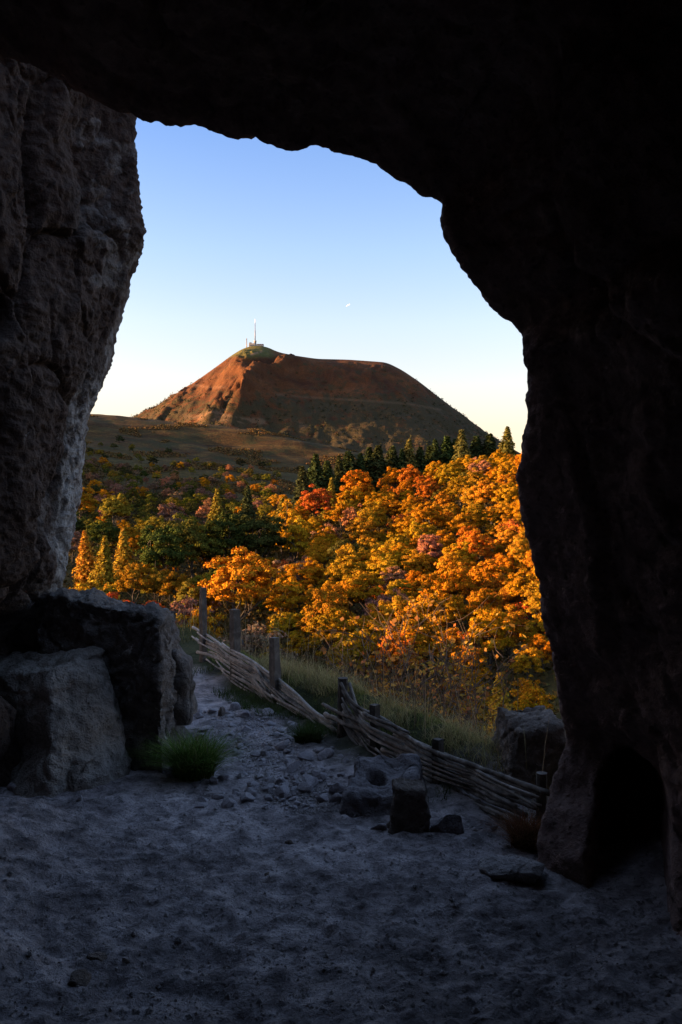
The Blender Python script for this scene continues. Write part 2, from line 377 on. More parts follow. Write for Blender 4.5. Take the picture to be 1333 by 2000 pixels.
# ------------------------------------------------------------------ mountain
MD = 1500.0
prof = np.array([(-700, 1010), (-300, 985), (-50, 940), (60, 905), (160, 865), (240, 828), (280, 807), (330, 783), (380, 750), (430, 714), (455, 695), (478, 681), (500, 676), (522, 678), (545, 689),
                 (580, 696), (620, 702), (680, 703.5), (730, 707), (755, 709), (785, 724), (820, 748), (850, 772), (880, 795), (915, 822), (950, 848), (1000, 880), (1080, 915), (1250, 960), (1600, 990), (2100, 1010)], float)
pxs = np.linspace(-300, 1700, 640); ys = np.concatenate([np.linspace(-620, -330, 40), np.linspace(-326, 30, 190), np.linspace(40, 500, 30)])
PXg, Tg = np.meshgrid(pxs, ys, indexing='ij')
prf = np.interp(pxs, prof[:, 0], prof[:, 1])
prf = np.convolve(np.pad(prf, 3, mode='edge'), np.ones(7) / 7, 'valid')
Rz = EYE + (1000 - prf) / F * MD
gt = np.interp(-Tg, [-500, -200, -30, 0, 15, 60, 200, 300, 400, 620], [0.75, 0.45, 0.05, 0, 0.006, 0.07, 0.42, 0.60, 0.74, 0.95])
X = (PXg - W0 / 2) / F * MD; Y = MD + Tg
Zb = Rz[:, None] * (1 - gt)
t_ = -Tg; win = sstep(35, 120, t_) * (1 - sstep(210, 330, t_))
pp = np.stack([X, Y * 0.5, np.zeros_like(X)], -1)
wob = fbm(pp, 1 / 45.0, 4, 0.6) * 30
u1 = X - (-148 - 0.05 * t_) + wob; f1 = np.where(u1 < 0, np.exp(u1 / 70), np.exp(-np.abs(u1) / 34))
u2 = X - (-46 - 0.50 * t_) + wob; f2 = np.where(u2 < 0, np.exp(-(u2 / 17) ** 2), np.exp(-np.abs(u2) / 150))
u3 = X - (-250 - 0.15 * t_) + wob; f3 = np.where(u3 < 0, np.exp(u3 / 40), np.exp(-np.abs(u3) / 14))
Zb = Zb + win * (26 * f1 + 30 * f2 + 14 * f3)
rel = sstep(15, 70, t_)
Zb = Zb + sstep(25, 90, t_) * (ridged(np.stack([X, Y * 0.35, Zb * 0.0], -1), 1 / 75.0, 4) * 5.0 - 4 + fbm(pp, 1 / 22.0, 4, 0.6) * 3.0) * sstep(20, 120, Zb)
# foot of the mountain: a low lit shoulder
Zb = Zb + 16 * np.exp(-((X + 190 - 0.5 * (t_ - 330)) / 90) ** 2 - ((t_ - 350) / 35) ** 2)
MV = np.stack([X, Y, Zb], -1); mm = mesh_from('mountain', MV.reshape(-1, 3), grid_faces(len(pxs), len(ys)))
mpx, mpy = proj(MV)
def near_line(pts, w):
    d = np.full(mpx.shape, 1e9)
    for (x0, y0), (x1, y1) in zip(pts[:-1], pts[1:]):
        L2 = (x1 - x0) ** 2 + (y1 - y0) ** 2; s_ = np.clip(((mpx - x0) * (x1 - x0) + (mpy - y0) * (y1 - y0)) / L2, 0, 1)
        d = np.minimum(d, np.hypot(mpx - x0 - s_ * (x1 - x0), mpy - y0 - s_ * (y1 - y0)))
    return 1 - sstep(w * 0.5, w, d)
jit = fbm(MV, 1 / 60.0, 2) * 3
track_and_lit_streak = 0.15 * near_line([(540, 771), (620, 777), (720, 783), (800, 789), (860, 800)], 3.0)
track_and_lit_streak = np.maximum(track_and_lit_streak, 0.3 * near_line([(380, 752), (410, 757), (440, 756)], 2.5))
track_and_lit_streak = np.maximum(track_and_lit_streak, 0.4 * near_line([(400, 808), (440, 800), (420, 806), (450, 812)], 2.5))
track_and_lit_streak = np.maximum(track_and_lit_streak, 0.8 * near_line([(490, 693), (512, 686)], 2.2))
track_and_lit_streak = np.maximum(track_and_lit_streak, 0.35 * (fbm(MV, 1 / 25.0, 3) > 0.1) * sstep(2, -3, np.abs(mpy - (814 + (mpx - 380) * 0.075 + jit)) - 6) * sstep(330, 400, mpx) * (1 - sstep(560, 620, mpx)))  # tan meadow at the foot, its sunlit streak put into the colour
add_attr(mm, 'track_and_lit_streak', track_and_lit_streak * (Tg < 0))
add_attr(mm, 'green', sstep(703, 690, mpy + jit * 2) * (1 - sstep(520, 545, mpx)) * 0.65 * (mpx > 300) + 0.5 * (np.abs(Tg) < 6) * (mpx > 530))
add_attr(mm, 'low', sstep(750, 800, mpy) + 0.25 * sstep(560, 640, mpx))  # more scrub low down; the right-hand term paints in that face's shade
mto = obj('mountain', mm, M['mountain']); tag(mto, kind='structure')

def MZ(px):
    return EYE + (1000 - np.interp(px, prof[:, 0], prof[:, 1])) / F * MD

# ------------------------------------------------------------------ near ground: cave floor, path and bank
FN, FF = np.array([0.83, 3.9]), np.array([-1.29, 7.8])
fdir = (FF - FN) / np.linalg.norm(FF - FN); fnor = np.array([fdir[1], -fdir[0]])
def HN(x, y, fine=False):
    x = np.asarray(x, float); y = np.asarray(y, float)
    p = np.stack([x, y, np.zeros_like(x)], -1)
    sd = (x - FN[0]) * fnor[0] + (y - FN[1]) * fnor[1]
    z = 0.10 * sstep(6, 9, y)
    z = z + sstep(-0.12, 0.34, sd + 0.05 * noise(p * 1.7)) * 0.20 * sstep(3.9, 4.5, y) * (1 - 0.6 * sstep(6.3, 8, y))
    dr = np.maximum(sd - 0.30, 0); z = z - 1.5 * np.minimum(dr, 4) * sstep(0, 0.4, dr)
    dy = np.maximum(y - 9.3, 0); z = z - 0.5 * dy * sstep(0, 0.8, dy)
    z = z + fbm(p, 0.7, 3) * 0.035
    z = z + 0.16 * np.exp(-(((x + 1.28) / 0.22) ** 2 + ((y - 2.62) / 0.16) ** 2))     # low hump by the wall
    z = z + 0.10 * sstep(1.0, 1.6, np.abs(x)) * (y < 4)
    if fine:
        k = 1 - 0.6 * sstep(5, 8, y)
        z = z + k * (0.014 * fbm(p, 2.2, 3) + 0.014 * ridged(p + 0.08 * np.stack([noise(p * 2), noise(p * 2 + 5), 0 * x], -1), 4.5, 3, 0.55))
        z = z + k * (0.028 * np.maximum(noise(p * 8) - 0.30, 0) + 0.024 * np.maximum(noise(p * 17 + 9) - 0.25, 0) - 0.022 * np.maximum(noise(p * 5 + 4) - 0.35, 0)) + 0.006 * np.maximum(noise(p * 24 + 3), 0.1) + 0.006 * noise(p * 45)
    return z
fx = np.linspace(-1, 1, 420); fy = np.concatenate([np.linspace(-5, 1.6, 30), np.geomspace(1.65, 9.6, 430), np.linspace(9.7, 15, 40)])
UX, FY = np.meshgrid(fx, fy, indexing='ij')
FX = UX * (2.2 + 0.45 * np.maximum(FY, 0) + 0.25 * np.maximum(-FY, 0))
FZ = HN(FX, FY, True)
FV = np.stack([FX, FY, FZ], -1)
fm = mesh_from('cave_floor', FV.reshape(-1, 3), grid_faces(len(fx), len(fy)))
sdv = (FX - FN[0]) * fnor[0] + (FY - FN[1]) * fnor[1]
turf = sstep(-0.28, -0.02, sdv + 0.14 * fbm(FV, 2.5, 3)) * sstep(4.1, 4.8, FY)
turf = np.maximum(turf, sstep(8.4, 9.0, FY + 0.3 * fbm(FV, 2.0, 3)))
add_attr(fm, 'turf', turf)
tag(obj('cave_floor', fm, M['dirt']), kind='structure')

# ------------------------------------------------------------------ cave vault: ceiling and right wall
lip = np.array([(-420, 1900, 2.9), (-460, 1300, 2.9), (-440, 700, 2.9), (-330, 260, 2.9), (-160, 90, 2.9), (-60, 75, 3.3), (10, 110, 3.3), (60, 130, 3.3), (110, 152, 3.3), (180, 188, 3.3), (230, 208, 3.3), (265, 222, 3.3), (300, 231, 3.3), (340, 238, 3.3), (380, 246, 3.3), (430, 258, 3.3), (470, 267, 3.3), (500, 271, 3.3), (530, 284, 3.3), (565, 291, 3.3), (600, 291, 3.3), (618, 282, 3.3), (640, 291, 3.3), (690, 303, 3.3), (720, 312, 3.3), (745, 325, 3.3), (775, 345, 3.3), (800, 359, 3.3), (826, 382, 3.3), (858, 386, 3.3), (868, 402, 3.3), (866, 432, 3.3), (873, 465, 3.3), (890, 500, 3.3), (915, 540, 3.3), (945, 580, 3.3), (965, 604, 3.3), (1000, 628, 3.3), (1020, 648, 3.3), (1029, 690, 3.18), (1033, 740, 3.23), (1036, 790, 3.27), (1030, 830, 3.3), (1018, 865, 3.33), (1015, 920, 3.38), (1015, 970, 3.42), (1021, 1015, 3.46), (1035, 1060, 3.48), (1047, 1110, 3.5), (1060, 1180, 3.54), (1074, 1250, 3.58), (1088, 1330, 3.61), (1100, 1400, 3.65), (1105, 1440, 3.7), (1099, 1480, 3.65), (1080, 1530, 3.6), (1066, 1590, 3.5), (1058, 1650, 3.42), (1055, 1720, 3.38), (1058, 1800, 3.36), (1060, 2000, 3.36)], float)
def resample(pts, n, key=2):
    seg = np.hypot(*np.diff(pts[:, :2], axis=0).T); s = np.concatenate([[0], np.cumsum(seg)])
    # finer inside the picture
    t = np.linspace(0, s[-1], n)
    return np.stack([np.interp(t, s, pts[:, k]) for k in range(pts.shape[1])], -1)
NL = 760
L = resample(lip, NL)
for it in range(2):
    L[1:-1] = 0.25 * L[:-2] + 0.5 * L[1:-1] + 0.25 * L[2:]
LP = np.stack([(L[:, 0] - W0 / 2) / F * L[:, 2], L[:, 2], EYE + (1000 - L[:, 1]) / F * L[:, 2]], -1)
tan = np.gradient(LP, axis=0); tan = np.stack([np.convolve(np.pad(tan[:, k], 30, mode='edge'), np.ones(61) / 61, 'valid') for k in range(3)], -1)
out = np.stack([-tan[:, 2], 0 * tan[:, 0], tan[:, 0]], -1); out /= np.linalg.norm(out, axis=1)[:, None] + 1e-9   # away from the opening
nx = np.abs(out[:, 0]); nz = np.maximum(out[:, 2], 0)
def ringp(a_z, a_x, y=None, dy=None):
    a = a_z * (1 - nx) + a_x * nx
    q = LP + out * a[:, None]
    if dy is not None: q[:, 1] = LP[:, 1] + dy
    if y is not None: q[:, 1] = y
    return q
def dyb(z_, x_): return z_ * (1 - nx) + x_ * nx
rings = [ringp(7.0, 6.0, dy=dyb(-7.0, 1.2)), ringp(4.0, 4.0, dy=dyb(-3.4, 1.0)), ringp(1.9, 2.2, dy=dyb(-1.0, 0.8)), ringp(0.95, 1.0, dy=dyb(-0.1, 0.6)), ringp(0.42, 0.42, dy=dyb(0.16, 0.42)), ringp(0.10, 0.08, dy=dyb(0.10, 0.15)), ringp(0, 0, dy=0.0),
         ringp(0.06, 0.13, dy=-0.22), ringp(0.11, 0.42, dy=-0.75), ringp(0.25, 0.95, y=2.1), ringp(0.35, 1.5, y=0.6), ringp(0.3, 1.7, y=-1.6), ringp(0.0, 1.4, y=-4.0), ringp(-1.2, 0.6, y=-5.2)]
cen = np.array([0.0, -5.6, 1.2]); rings.append(np.repeat(cen[None], NL, 0) + 0.05 * out)
RG = np.stack(rings, 1)
def spline(RG, counts):
    outp = []
    K = RG.shape[1]
    for i in range(K - 1):
        p0 = RG[:, max(i - 1, 0)]; p1 = RG[:, i]; p2 = RG[:, i + 1]; p3 = RG[:, min(i + 2, K - 1)]
        for t in np.arange(counts[i]) / counts[i]:
            outp.append(0.5 * ((2 * p1) + (-p0 + p2) * t + (2 * p0 - 5 * p1 + 4 * p2 - p3) * t * t + (-p0 + 3 * p1 - 3 * p2 + p3) * t ** 3))
    outp.append(RG[:, -1]); return np.stack(outp, 1)
counts = [4, 5, 6, 8, 10, 14, 14, 32, 44, 30, 14, 12, 8, 5]
SV = spline(RG, counts); lipcol = sum(counts[:6])
N = grid_normals(SV)
cc = SV.mean(axis=(0, 1)); sgn = np.sign(((np.array([0, 1.0, 1.6]) - SV[:, lipcol + 40]) * N[:, lipcol + 40]).sum()); N = N * sgn   # towards the room
wl = np.minimum(1, np.abs(np.arange(SV.shape[1]) - lipcol) / 26.0)[None, :]
st3 = np.stack([SV[..., 0], SV[..., 1], SV[..., 2] * 0.45], -1)
s5 = np.stack([SV[..., 0], SV[..., 1], SV[..., 2] * 0.5], -1)
disp = (0.10 * wl) * fbm(st3, 0.9, 3) + (0.07 * wl + 0.010) * fracture(s5, 1.7, 5) + (0.03 * wl + 0.012) * fracture(s5 + 3, 4.6, 2) + (0.010 + 0.012 * wl) * fbm(SV, 7, 4, 0.6) + 0.008 * fbm(SV, 26, 3)
SV = SV + N * (disp - 0.03 * wl)[..., None]
# alcove low in the right wall
apx, apy = proj(np.where(SV[..., 1:2] > 0.5, SV, np.array([0, 0.5, 0.0])))
ex = ((apx - 1236) / 82.0); ey = np.where(apy < 1640, (apy - 1640) / 185.0, (apy - 1640) / 420.0)
alc = (1 - sstep(0.62, 1.02, np.hypot(ex, ey) + 0.10 * noise(SV * 4))) * (SV[..., 1] > 1.5) * (np.arange(SV.shape[1])[None, :] > lipcol + 3)
dirv = SV - np.array([0, 0, EYE]); dirv[..., 2] *= 0.2; dirv /= np.linalg.norm(dirv, axis=-1, keepdims=True)
SV = SV + dirv * (alc * 0.62)[..., None]
vm = mesh_from('cave_vault', SV.reshape(-1, 3), grid_faces(*SV.shape[:2]))
tag(obj('cave_ceiling_and_right_wall', vm, M['cave']), kind='structure')

# ------------------------------------------------------------------ left cave wall (a buttress at the mouth)
ll = np.array([(200, -220), (245, -120), (262, 0), (264, 222), (263, 300), (267, 345), (272, 410), (280, 448), (276, 468), (262, 500), (247, 545), (234, 590), (229, 612), (214, 645), (203, 690), (185, 745), (166, 805), (158, 850), (157, 890), (150, 940), (143, 985), (136, 1040), (130, 1085), (124, 1125), (114, 1165), (104, 1185), (92, 1230), (84, 1300), (80, 1420), (80, 1700)], float)
nr = 520
pyr = np.concatenate([np.linspace(-220, 60, 60), np.linspace(64, 1380, nr - 80), np.linspace(1390, 1700, 20)])
pxr = np.interp(pyr, ll[:, 1], ll[:, 0])
def wallcol(px, d): return np.stack([(px - W0 / 2) / F * d, d + 0 * px, EYE + (1000 - pyr) / F * 5.2], -1)
zc = EYE + (1000 - pyr) / F * 5.2
def col_at(pxv, d, zfac=1.0):
    d = np.broadcast_to(d, pyr.shape); return np.stack([(pxv - W0 / 2) / F * d, d, EYE + (zc - EYE) * zfac], -1)
k_ = sstep(300, 1100, pyr)
lipd = 5.2 + 0 * pyr
base = col_at(pxr, lipd)
wr = [base + np.array([-5.5, 2.2, 0]), base + np.array([-2.2, 1.9, 0]), base + np.array([-0.75, 1.35, 0]), base + np.array([-0.16, 0.62, 0]), base + np.array([-0.02, 0.16, 0]), base,
      col_at(pxr - 22 - 12 * (1 - k_), lipd - 0.14, 0.975), col_at(pxr * 0.62 - 12, lipd - 0.42, 0.93), col_at(pxr * 0.25 - 30, lipd - 0.78, 0.87), col_at(0 * pxr - 130, lipd - 1.05, 0.8), col_at(0 * pxr - 420, lipd - 1.35, 0.74), col_at(0 * pxr - 1000, lipd - 1.7, 0.66)]
WR = np.stack(wr, 1); wc = [4, 6, 10, 12, 12, 20, 44, 44, 26, 20, 8]
WV = spline(WR, wc); wlip = sum(wc[:5]); WN = grid_normals(WV)
if (WN[:, wlip + 60, 0]).mean() < 0: WN = -WN
wl = np.minimum(1, np.abs(np.arange(WV.shape[1]) - wlip) / 40.0)[None, :]
w3 = np.stack([WV[..., 0], WV[..., 1], WV[..., 2] * 0.5], -1)
w4 = np.stack([WV[..., 0], WV[..., 1], WV[..., 2] * 0.28], -1); w4 = w4 + 0.10 * np.stack([noise(WV * 2.1), noise(WV * 2.1 + 5), noise(WV * 2.1 + 9)], -1)
w5 = np.stack([WV[..., 0], WV[..., 1], WV[..., 2] * 0.4], -1)
wd = (0.15 * wl) * fbm(w3 + 3, 1.0, 2) + (0.05 * wl + 0.010) * fbm(w4, 2.6, 4, 0.55) + (0.13 * wl + 0.012) * fracture(w5, 1.7, 3) + (0.022 * wl + 0.012) * fracture(w5 + 2, 5.5, 9) + (0.012 + 0.004 * wl) * fbm(WV, 12, 3, 0.6) + 0.010 * fbm(WV, 30, 3)
wpx, wpy = proj(WV)
# undercut hollow on the far left and a slot above the ledge
hol = (1 - sstep(0.5, 1.0, np.hypot((wpx + 10) / 75, (wpy - 610) / 62) + 0.12 * noise(WV * 5))) * (np.arange(WV.shape[1])[None, :] > wlip)
hol2 = (1 - sstep(0.4, 1.0, np.hypot((wpx - 20) / 95, (wpy - 1270) / 120) + 0.12 * noise(WV * 5))) * (np.arange(WV.shape[1])[None, :] > wlip)
knob = np.exp(-((wpx - 88) / 32) ** 2 - ((wpy - 1105) / 55) ** 2) * (np.arange(WV.shape[1])[None, :] > wlip)
WV = WV + WN * (wd - 0.05 * wl - 0.28 * hol - 0.2 * hol2 + 0.10 * knob)[..., None]
wm = mesh_from('cave_wall_left', WV.reshape(-1, 3), grid_faces(*WV.shape[:2]))
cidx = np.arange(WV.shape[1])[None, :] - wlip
pale = np.exp(-(np.maximum(cidx - 14, 0) / 10.0) ** 2) * sstep(620, 980, wpy + 60 * fbm(WV, 3, 2)) * (cidx > -30) + 0.35 * np.exp(-(np.maximum(cidx - 30, 0) / 22.0) ** 2) * (fbm(WV + 7, 2.2, 3) > 0.15)  # pale lichen rim at the mouth, its grazing light also painted in
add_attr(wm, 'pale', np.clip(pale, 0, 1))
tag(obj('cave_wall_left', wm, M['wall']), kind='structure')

# ------------------------------------------------------------------ rocks
def remeshed(boxes, voxel, smooth_it=2):
    """boxes: list of 8-corner arrays -> one rounded closed mesh as numpy"""
    bm = bmesh.new()
    for c in boxes:
        vs = [bm.verts.new(p) for p in c]
        for f in ((0, 1, 2, 3), (7, 6, 5, 4), (0, 4, 5, 1), (1, 5, 6, 2), (2, 6, 7, 3), (3, 7, 4, 0)): bm.faces.new([vs[i] for i in f])
    bmesh.ops.recalc_face_normals(bm, faces=bm.faces)
    m = bpy.data.meshes.new('tmp'); bm.to_mesh(m); bm.free()
    o = bpy.data.objects.new('tmp', m); COL.objects.link(o)
    md = o.modifiers.new('r', 'REMESH'); md.mode = 'VOXEL'; md.voxel_size = voxel
    ms = o.modifiers.new('s', 'SMOOTH'); ms.iterations = smooth_it; ms.factor = 0.5
    dg = bpy.context.evaluated_depsgraph_get(); me = bpy.data.meshes.new_from_object(o.evaluated_get(dg))
    bpy.data.objects.remove(o); bpy.data.meshes.remove(m)
    return me
def rockify(me, terms, seed=0.0):
    n = len(me.vertices); co = np.empty(n * 3, np.float32); me.vertices.foreach_get('co', co); co = co.reshape(-1, 3).astype(float)
    no = np.empty(n * 3, np.float32); me.vertex_normals.foreach_get('vector', no); no = no.reshape(-1, 3)
    d = 0
    for kind, amp, sc in terms: d = d + amp * (fbm(co + seed, sc, 3) if kind == 'f' else fracture(co + seed, sc * 0.55, int(seed * 3)))
    co = co + no * np.asarray(d)[:, None]
    me.vertices.foreach_set('co', co.astype(np.float32).ravel()); me.polygons.foreach_set('use_smooth', np.full(len(me.polygons), True)); me.update()
    return me
def hexa(b4, t4): return [np.asarray(p, float) for p in list(b4) + list(t4)]

# rock-cut bench: tall back slab with end, low seat block in front of it
bench = empty('rock_cut_bench', (-1.4, 4.7, 0))
tag(bench, 'tall rock-cut stone bench with a low seat block, against the left cave wall', 'stone bench')
def rel(c, o): return [p - np.array(o.location) for p in c]
slab_b = [(-2.1, 5.0, -0.2), (-1.05, 4.80, -0.2), (-0.99, 5.5, -0.2), (-2.1, 5.6, -0.2)]
slab_t = [(-1.80, 5.02, 1.00), (-1.10, 4.86, 0.90), (-1.06, 5.42, 0.87), (-1.85, 5.5, 1.02)]
end_b = [(-1.31, 4.84, -0.2), (-1.00, 4.72, -0.2), (-0.99, 5.1, -0.2), (-1.30, 5.1, -0.2)]
end_t = [(-1.27, 4.92, 0.88), (-1.05, 4.78, 0.86), (-1.07, 5.1, 0.88), (-1.25, 5.1, 0.9)]
me = rockify(remeshed([rel(hexa(slab_b, slab_t), bench), rel(hexa(end_b, end_t), bench)], 0.016, 8), [('f', 0.045, 2.3), ('r', 0.05, 6), ('r', 0.022, 16), ('f', 0.014, 16), ('f', 0.010, 40)], 2)
obj('back_slab', me, M['bench_shaded'], bench)
seat_b = [(-2.0, 4.56, -0.2), (-1.50, 4.22, -0.2), (-1.18, 4.58, -0.2), (-1.24, 5.05, -0.2)]
seat_t = [(-2.0, 4.76, 0.55), (-1.62, 4.62, 0.64), (-1.38, 4.86, 0.70), (-1.36, 5.1, 0.76)]
seat2_b = [(-2.2, 4.7, -0.2), (-1.75, 4.47, -0.2), (-1.5, 5.0, -0.2), (-2.2, 5.1, -0.2)]
seat2_t = [(-2.2, 4.8, 0.45), (-1.78, 4.66, 0.53), (-1.5, 5.0, 0.68), (-2.2, 5.1, 0.60)]
me = rockify(remeshed([rel(hexa(seat_b, seat_t), bench), rel(hexa(seat2_b, seat2_t), bench)], 0.016, 26), [('f', 0.06, 2.2), ('r', 0.030, 6.0), ('f', 0.014, 12), ('f', 0.006, 40)], 9)
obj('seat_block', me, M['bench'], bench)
me = rockify(remeshed([rel(hexa([(-1.06, 5.2, 0.15), (-0.95, 5.2, 0.15), (-0.95, 5.5, 0.15), (-1.1, 5.5, 0.15)], [(-1.06, 5.2, 0.62), (-0.98, 5.2, 0.55), (-0.98, 5.5, 0.55), (-1.1, 5.5, 0.62)]), bench)], 0.016, 8), [('f', 0.04, 4), ('r', 0.02, 7)], 4)
obj('side_lump', me, M['bench_shaded'], bench)

def ico(sub, seed, squash=(1, 1, 1), amp=0.25, cuts=9, facet=True):
    """angular stone: icosphere cut by random planes, then roughened"""
    bm = bmesh.new(); bmesh.ops.create_icosphere(bm, subdivisions=sub, radius=1.0)
    co = np.array([v.co[:] for v in bm.verts]); r2 = np.random.default_rng(seed)
    for _ in range(cuts):
        n = r2.normal(size=3); n /= np.linalg.norm(n); h = r2.uniform(0.42, 0.78)
        dd = co @ n - h; co = co - np.maximum(dd, 0)[:, None] * n * 0.96
    nn = co / (np.linalg.norm(co, axis=1)[:, None] + 1e-9)
    co = co + nn * (amp * fbm(co + seed * 3.1, 1.1, 2) + 0.3 * amp * fbm(co + seed, 4.0, 3))[:, None]
    co = co * np.array(squash)
    for v, p in zip(bm.verts, co): v.co = p
    m = bpy.data.meshes.new('stone'); bm.to_mesh(m); bm.free()
    m.polygons.foreach_set('use_smooth', np.full(len(m.polygons), not facet)); m.update()
    return m

def place_rock(name, px, py_base, wpx, hpx, mat, label, seed, cat='boulder', depthf=0.8, sub=5, z=None, rz=0.0, amp=0.16, cuts=10, lift=0.38, group=None):
    g = G(px, py_base, 0.0 if z is None else z); d = g[1]; w = wpx / F * d / 2; h = hpx / F * d / 2
    m = ico(sub, seed, (w * 1.12, w * depthf, h * 1.25), amp, cuts, False)
    o = obj(name, m, mat, None, (g[0], d + w * depthf * 0.6, g[2] + h * (0.66)))
    o.rotation_euler = (0, 0, rz)
    return tag(o, label, cat, group)
# slab with a round hole
g = G(755, 1598); d = g[1]
hb = remeshed([hexa([(-0.25, -0.06, -0.12), (0.19, -0.10, -0.12), (0.25, 0.36, -0.12), (-0.20, 0.38, -0.12)], [(-0.21, 0.0, 0.07), (0.16, 0.02, 0.08), (0.19, 0.36, 0.17), (-0.12, 0.38, 0.16)])], 0.009, 10)
rockify(hb, [('f', 0.04, 4.0), ('f', 0.010, 14), ('f', 0.005, 40)], 5)
nv = len(hb.vertices); co = np.empty(nv * 3, np.float32); hb.vertices.foreach_get('co', co); co = co.reshape(-1, 3)
rr = np.hypot(co[:, 0] + 0.04, (co[:, 1] - 0.20) * 0.8); co[:, 2] -= 0.11 * (1 - sstep(0.036, 0.056, rr)) * (co[:, 2] > 0.02); hb.vertices.foreach_set('co', co.ravel()); hb.update()
tag(obj('holed_stone', hb, M['boulder'], None, (g[0], g[1], 0.03)), 'large dark stone block with a round hole in its top, below the fence', 'boulder')
def block_rock(name, px, py, wpx, hpx, depth, mat, label, seed, z=0.0, taper=0.75, skew=0.0, vox=0.010, dz=0.0):
    g = G(px, py, z); d = g[1]; w = wpx / F * d / 2 * 1.12; h = hpx / F * d * 1.06; r2 = np.random.default_rng(seed)
    j = lambda: r2.uniform(-0.14, 0.14) * w
    b4 = [(-w + j(), j(), -0.06), (w + j(), j(), -0.06), (w + j(), depth + j(), -0.06), (-w + j(), depth + j(), -0.06)]
    t4 = [(-w * taper + j() + skew, 0.05 + j(), h * 0.9 + j()), (w * taper + j() + skew, 0.05 + j(), h * 0.84 + j()), (w * taper + j() + skew, depth * 0.85 + j(), h * 0.98 + dz), (-w * taper + j() + skew, depth * 0.85 + j(), h + dz)]
    me = rockify(remeshed([hexa(b4, t4)], vox, 7), [('f', 0.16 * w, 1.6 / w * 0.5), ('r', 0.14 * w, 2.0 / w), ('r', 0.05 * w, 6.0 / w), ('f', 0.025 * w, 9 / w)], seed)
    return tag(obj(name, me, mat, None, (g[0], g[1], z)), label, 'boulder')
block_rock('boulder', 801, 1640, 72, 100, 0.16, M['boulder_brown'], 'upright blocky brown boulder leaning against the holed dark stone', 3, taper=0.82, skew=0.005)
block_rock('boulder', 1058, 1560, 132, 142, 0.45, M['boulder_brown'], 'big grey-brown boulder behind the near end of the fence', 6, z=0.05, taper=0.6, skew=-0.015, vox=0.014)
0 and place_rock('boulder', 801, 1642, 78, 104, M['boulder_brown'], 'upright blocky brown boulder leaning against the holed dark stone', 41, depthf=0.8, cuts=12, amp=0.07)
place_rock('boulder', 879, 1642, 66, 50, M['boulder'], 'rounded grey stone between the upright brown boulder and the fence end', 23, cat='stone', sub=4)
place_rock('boulder', 945, 1632, 56, 38, M['boulder'], 'low dark stone lying under the lowest sticks of the near fence end', 24, cat='stone', sub=4)
0 and place_rock('boulder', 1052, 1575, 132, 170, M['boulder_brown'], 'big grey-brown boulder behind the near end of the fence', 36, z=0.05, depthf=0.9, cuts=7, amp=0.10)
place_rock('boulder', 1008, 1742, 165, 66, M['pale_rock'], 'pale grey rock at the foot of the right cave wall', 27, depthf=0.8, cuts=6, amp=0.2)
for i, (px, py, w_, h_, lb) in enumerate([
    (432, 1408, 24, 30, 'small upright reddish stone standing on the path near the far fence end'), (456, 1392, 30, 20, 'flat stone beside the upright reddish stone on the path'),
    (572, 1428, 34, 18, 'flat grey stone at the edge of the turf below the fence posts'), (637, 1484, 36, 22, 'pale grey stone topping the rubble left of the holed block'),
    (660, 1578, 34, 34, 'grey stone against the left side of the holed block'), (522, 1720, 24, 18, 'dark stone alone in the middle of the dirt floor'),
    (563, 1652, 18, 12, 'dark pebble alone on the pale dirt above the lone stone'), (155, 1572, 14, 22, 'small dark upright stone on the dirt below the bench seat'),
    (22, 1548, 34, 26, 'dark stone at the left frame edge below the bench'), (417, 1531, 22, 16, 'pale pebble at the foot of the green grass tuft'),
    (742, 1628, 36, 22, 'grey stone just left of the upright brown boulder'), (838, 1700, 30, 18, 'dark stone on the dirt below the upright brown boulder'),
    (190, 1885, 50, 20, 'dark lump of rock in the shadowed bottom left of the floor'), (150, 1935, 70, 22, 'wide dark lump of rock nearest the camera at bottom left'), (240, 1885, 26, 12, 'small brownish stone beside the dark lump at bottom left'),
    (990, 1660, 34, 14, 'flat pale stone beside the reddish dry grass'), (900, 1655, 40, 16, 'flat grey stone in front of the low dark stone'), (935, 1850, 26, 16, 'grey pebble on the dark dirt in front of the alcove')]):
    place_rock('stone', px, py, w_, h_, M['stone'] if i not in (0, 12, 13, 14, 5, 6) else M['boulder_brown'], lb, 50 + i, cat='stone', sub=3, rz=random.random() * 6, cuts=9, amp=0.15)

# rubble: each stone its own object, meshes shared
vari = [ico(2, 100 + i, (1, random.uniform(0.7, 1), random.uniform(0.5, 0.8)), 0.18, 8, True) for i in range(10)]
for m in vari: m.materials.append(M['stone'])
def rub_zone(px, py):
    # band of rubble running from the path's left edge to the holed block
    t = (py - 1400) / 200.0
    lo = 395 + 175 * t + (40 if py < 1440 else 0); hi = 520 + 190 * t
    return lo < px < hi
cnt = 0; spots = []
while cnt < 270:
    py = 1395 + 190 * random.random() ** 1.1; px = random.uniform(380, 730)
    if not rub_zone(px, py): 
        if random.random() > 0.06: continue
    g = G(px, py); s_ = random.choice([0.02, 0.024, 0.03, 0.036, 0.044, 0.058]) * random.uniform(0.8, 1.2)
    if any((g[0] - q[0]) ** 2 + (g[1] - q[1]) ** 2 < (0.75 * (s_ + q[2])) ** 2 for q in spots): continue
    if (g[0] - FN[0]) * fnor[0] + (g[1] - FN[1]) * fnor[1] > -0.12: continue
    spots.append((g[0], g[1], s_)); cnt += 1
for px, py in [(880, 1690), (905, 1740), (845, 1725), (780, 1662), (720, 1645), (690, 1600), (1005, 1690), (960, 1740), (690, 1780), (600, 1560), (330, 1560), (300, 1575), (250, 1600), (120, 1560), (85, 1545), (360, 1548), (390, 1545), (640, 1745), (460, 1580), (730, 1670), (560, 1600), (870, 1665)]:
    g = G(px, py); spots.append((g[0], g[1], random.uniform(0.012, 0.026)))
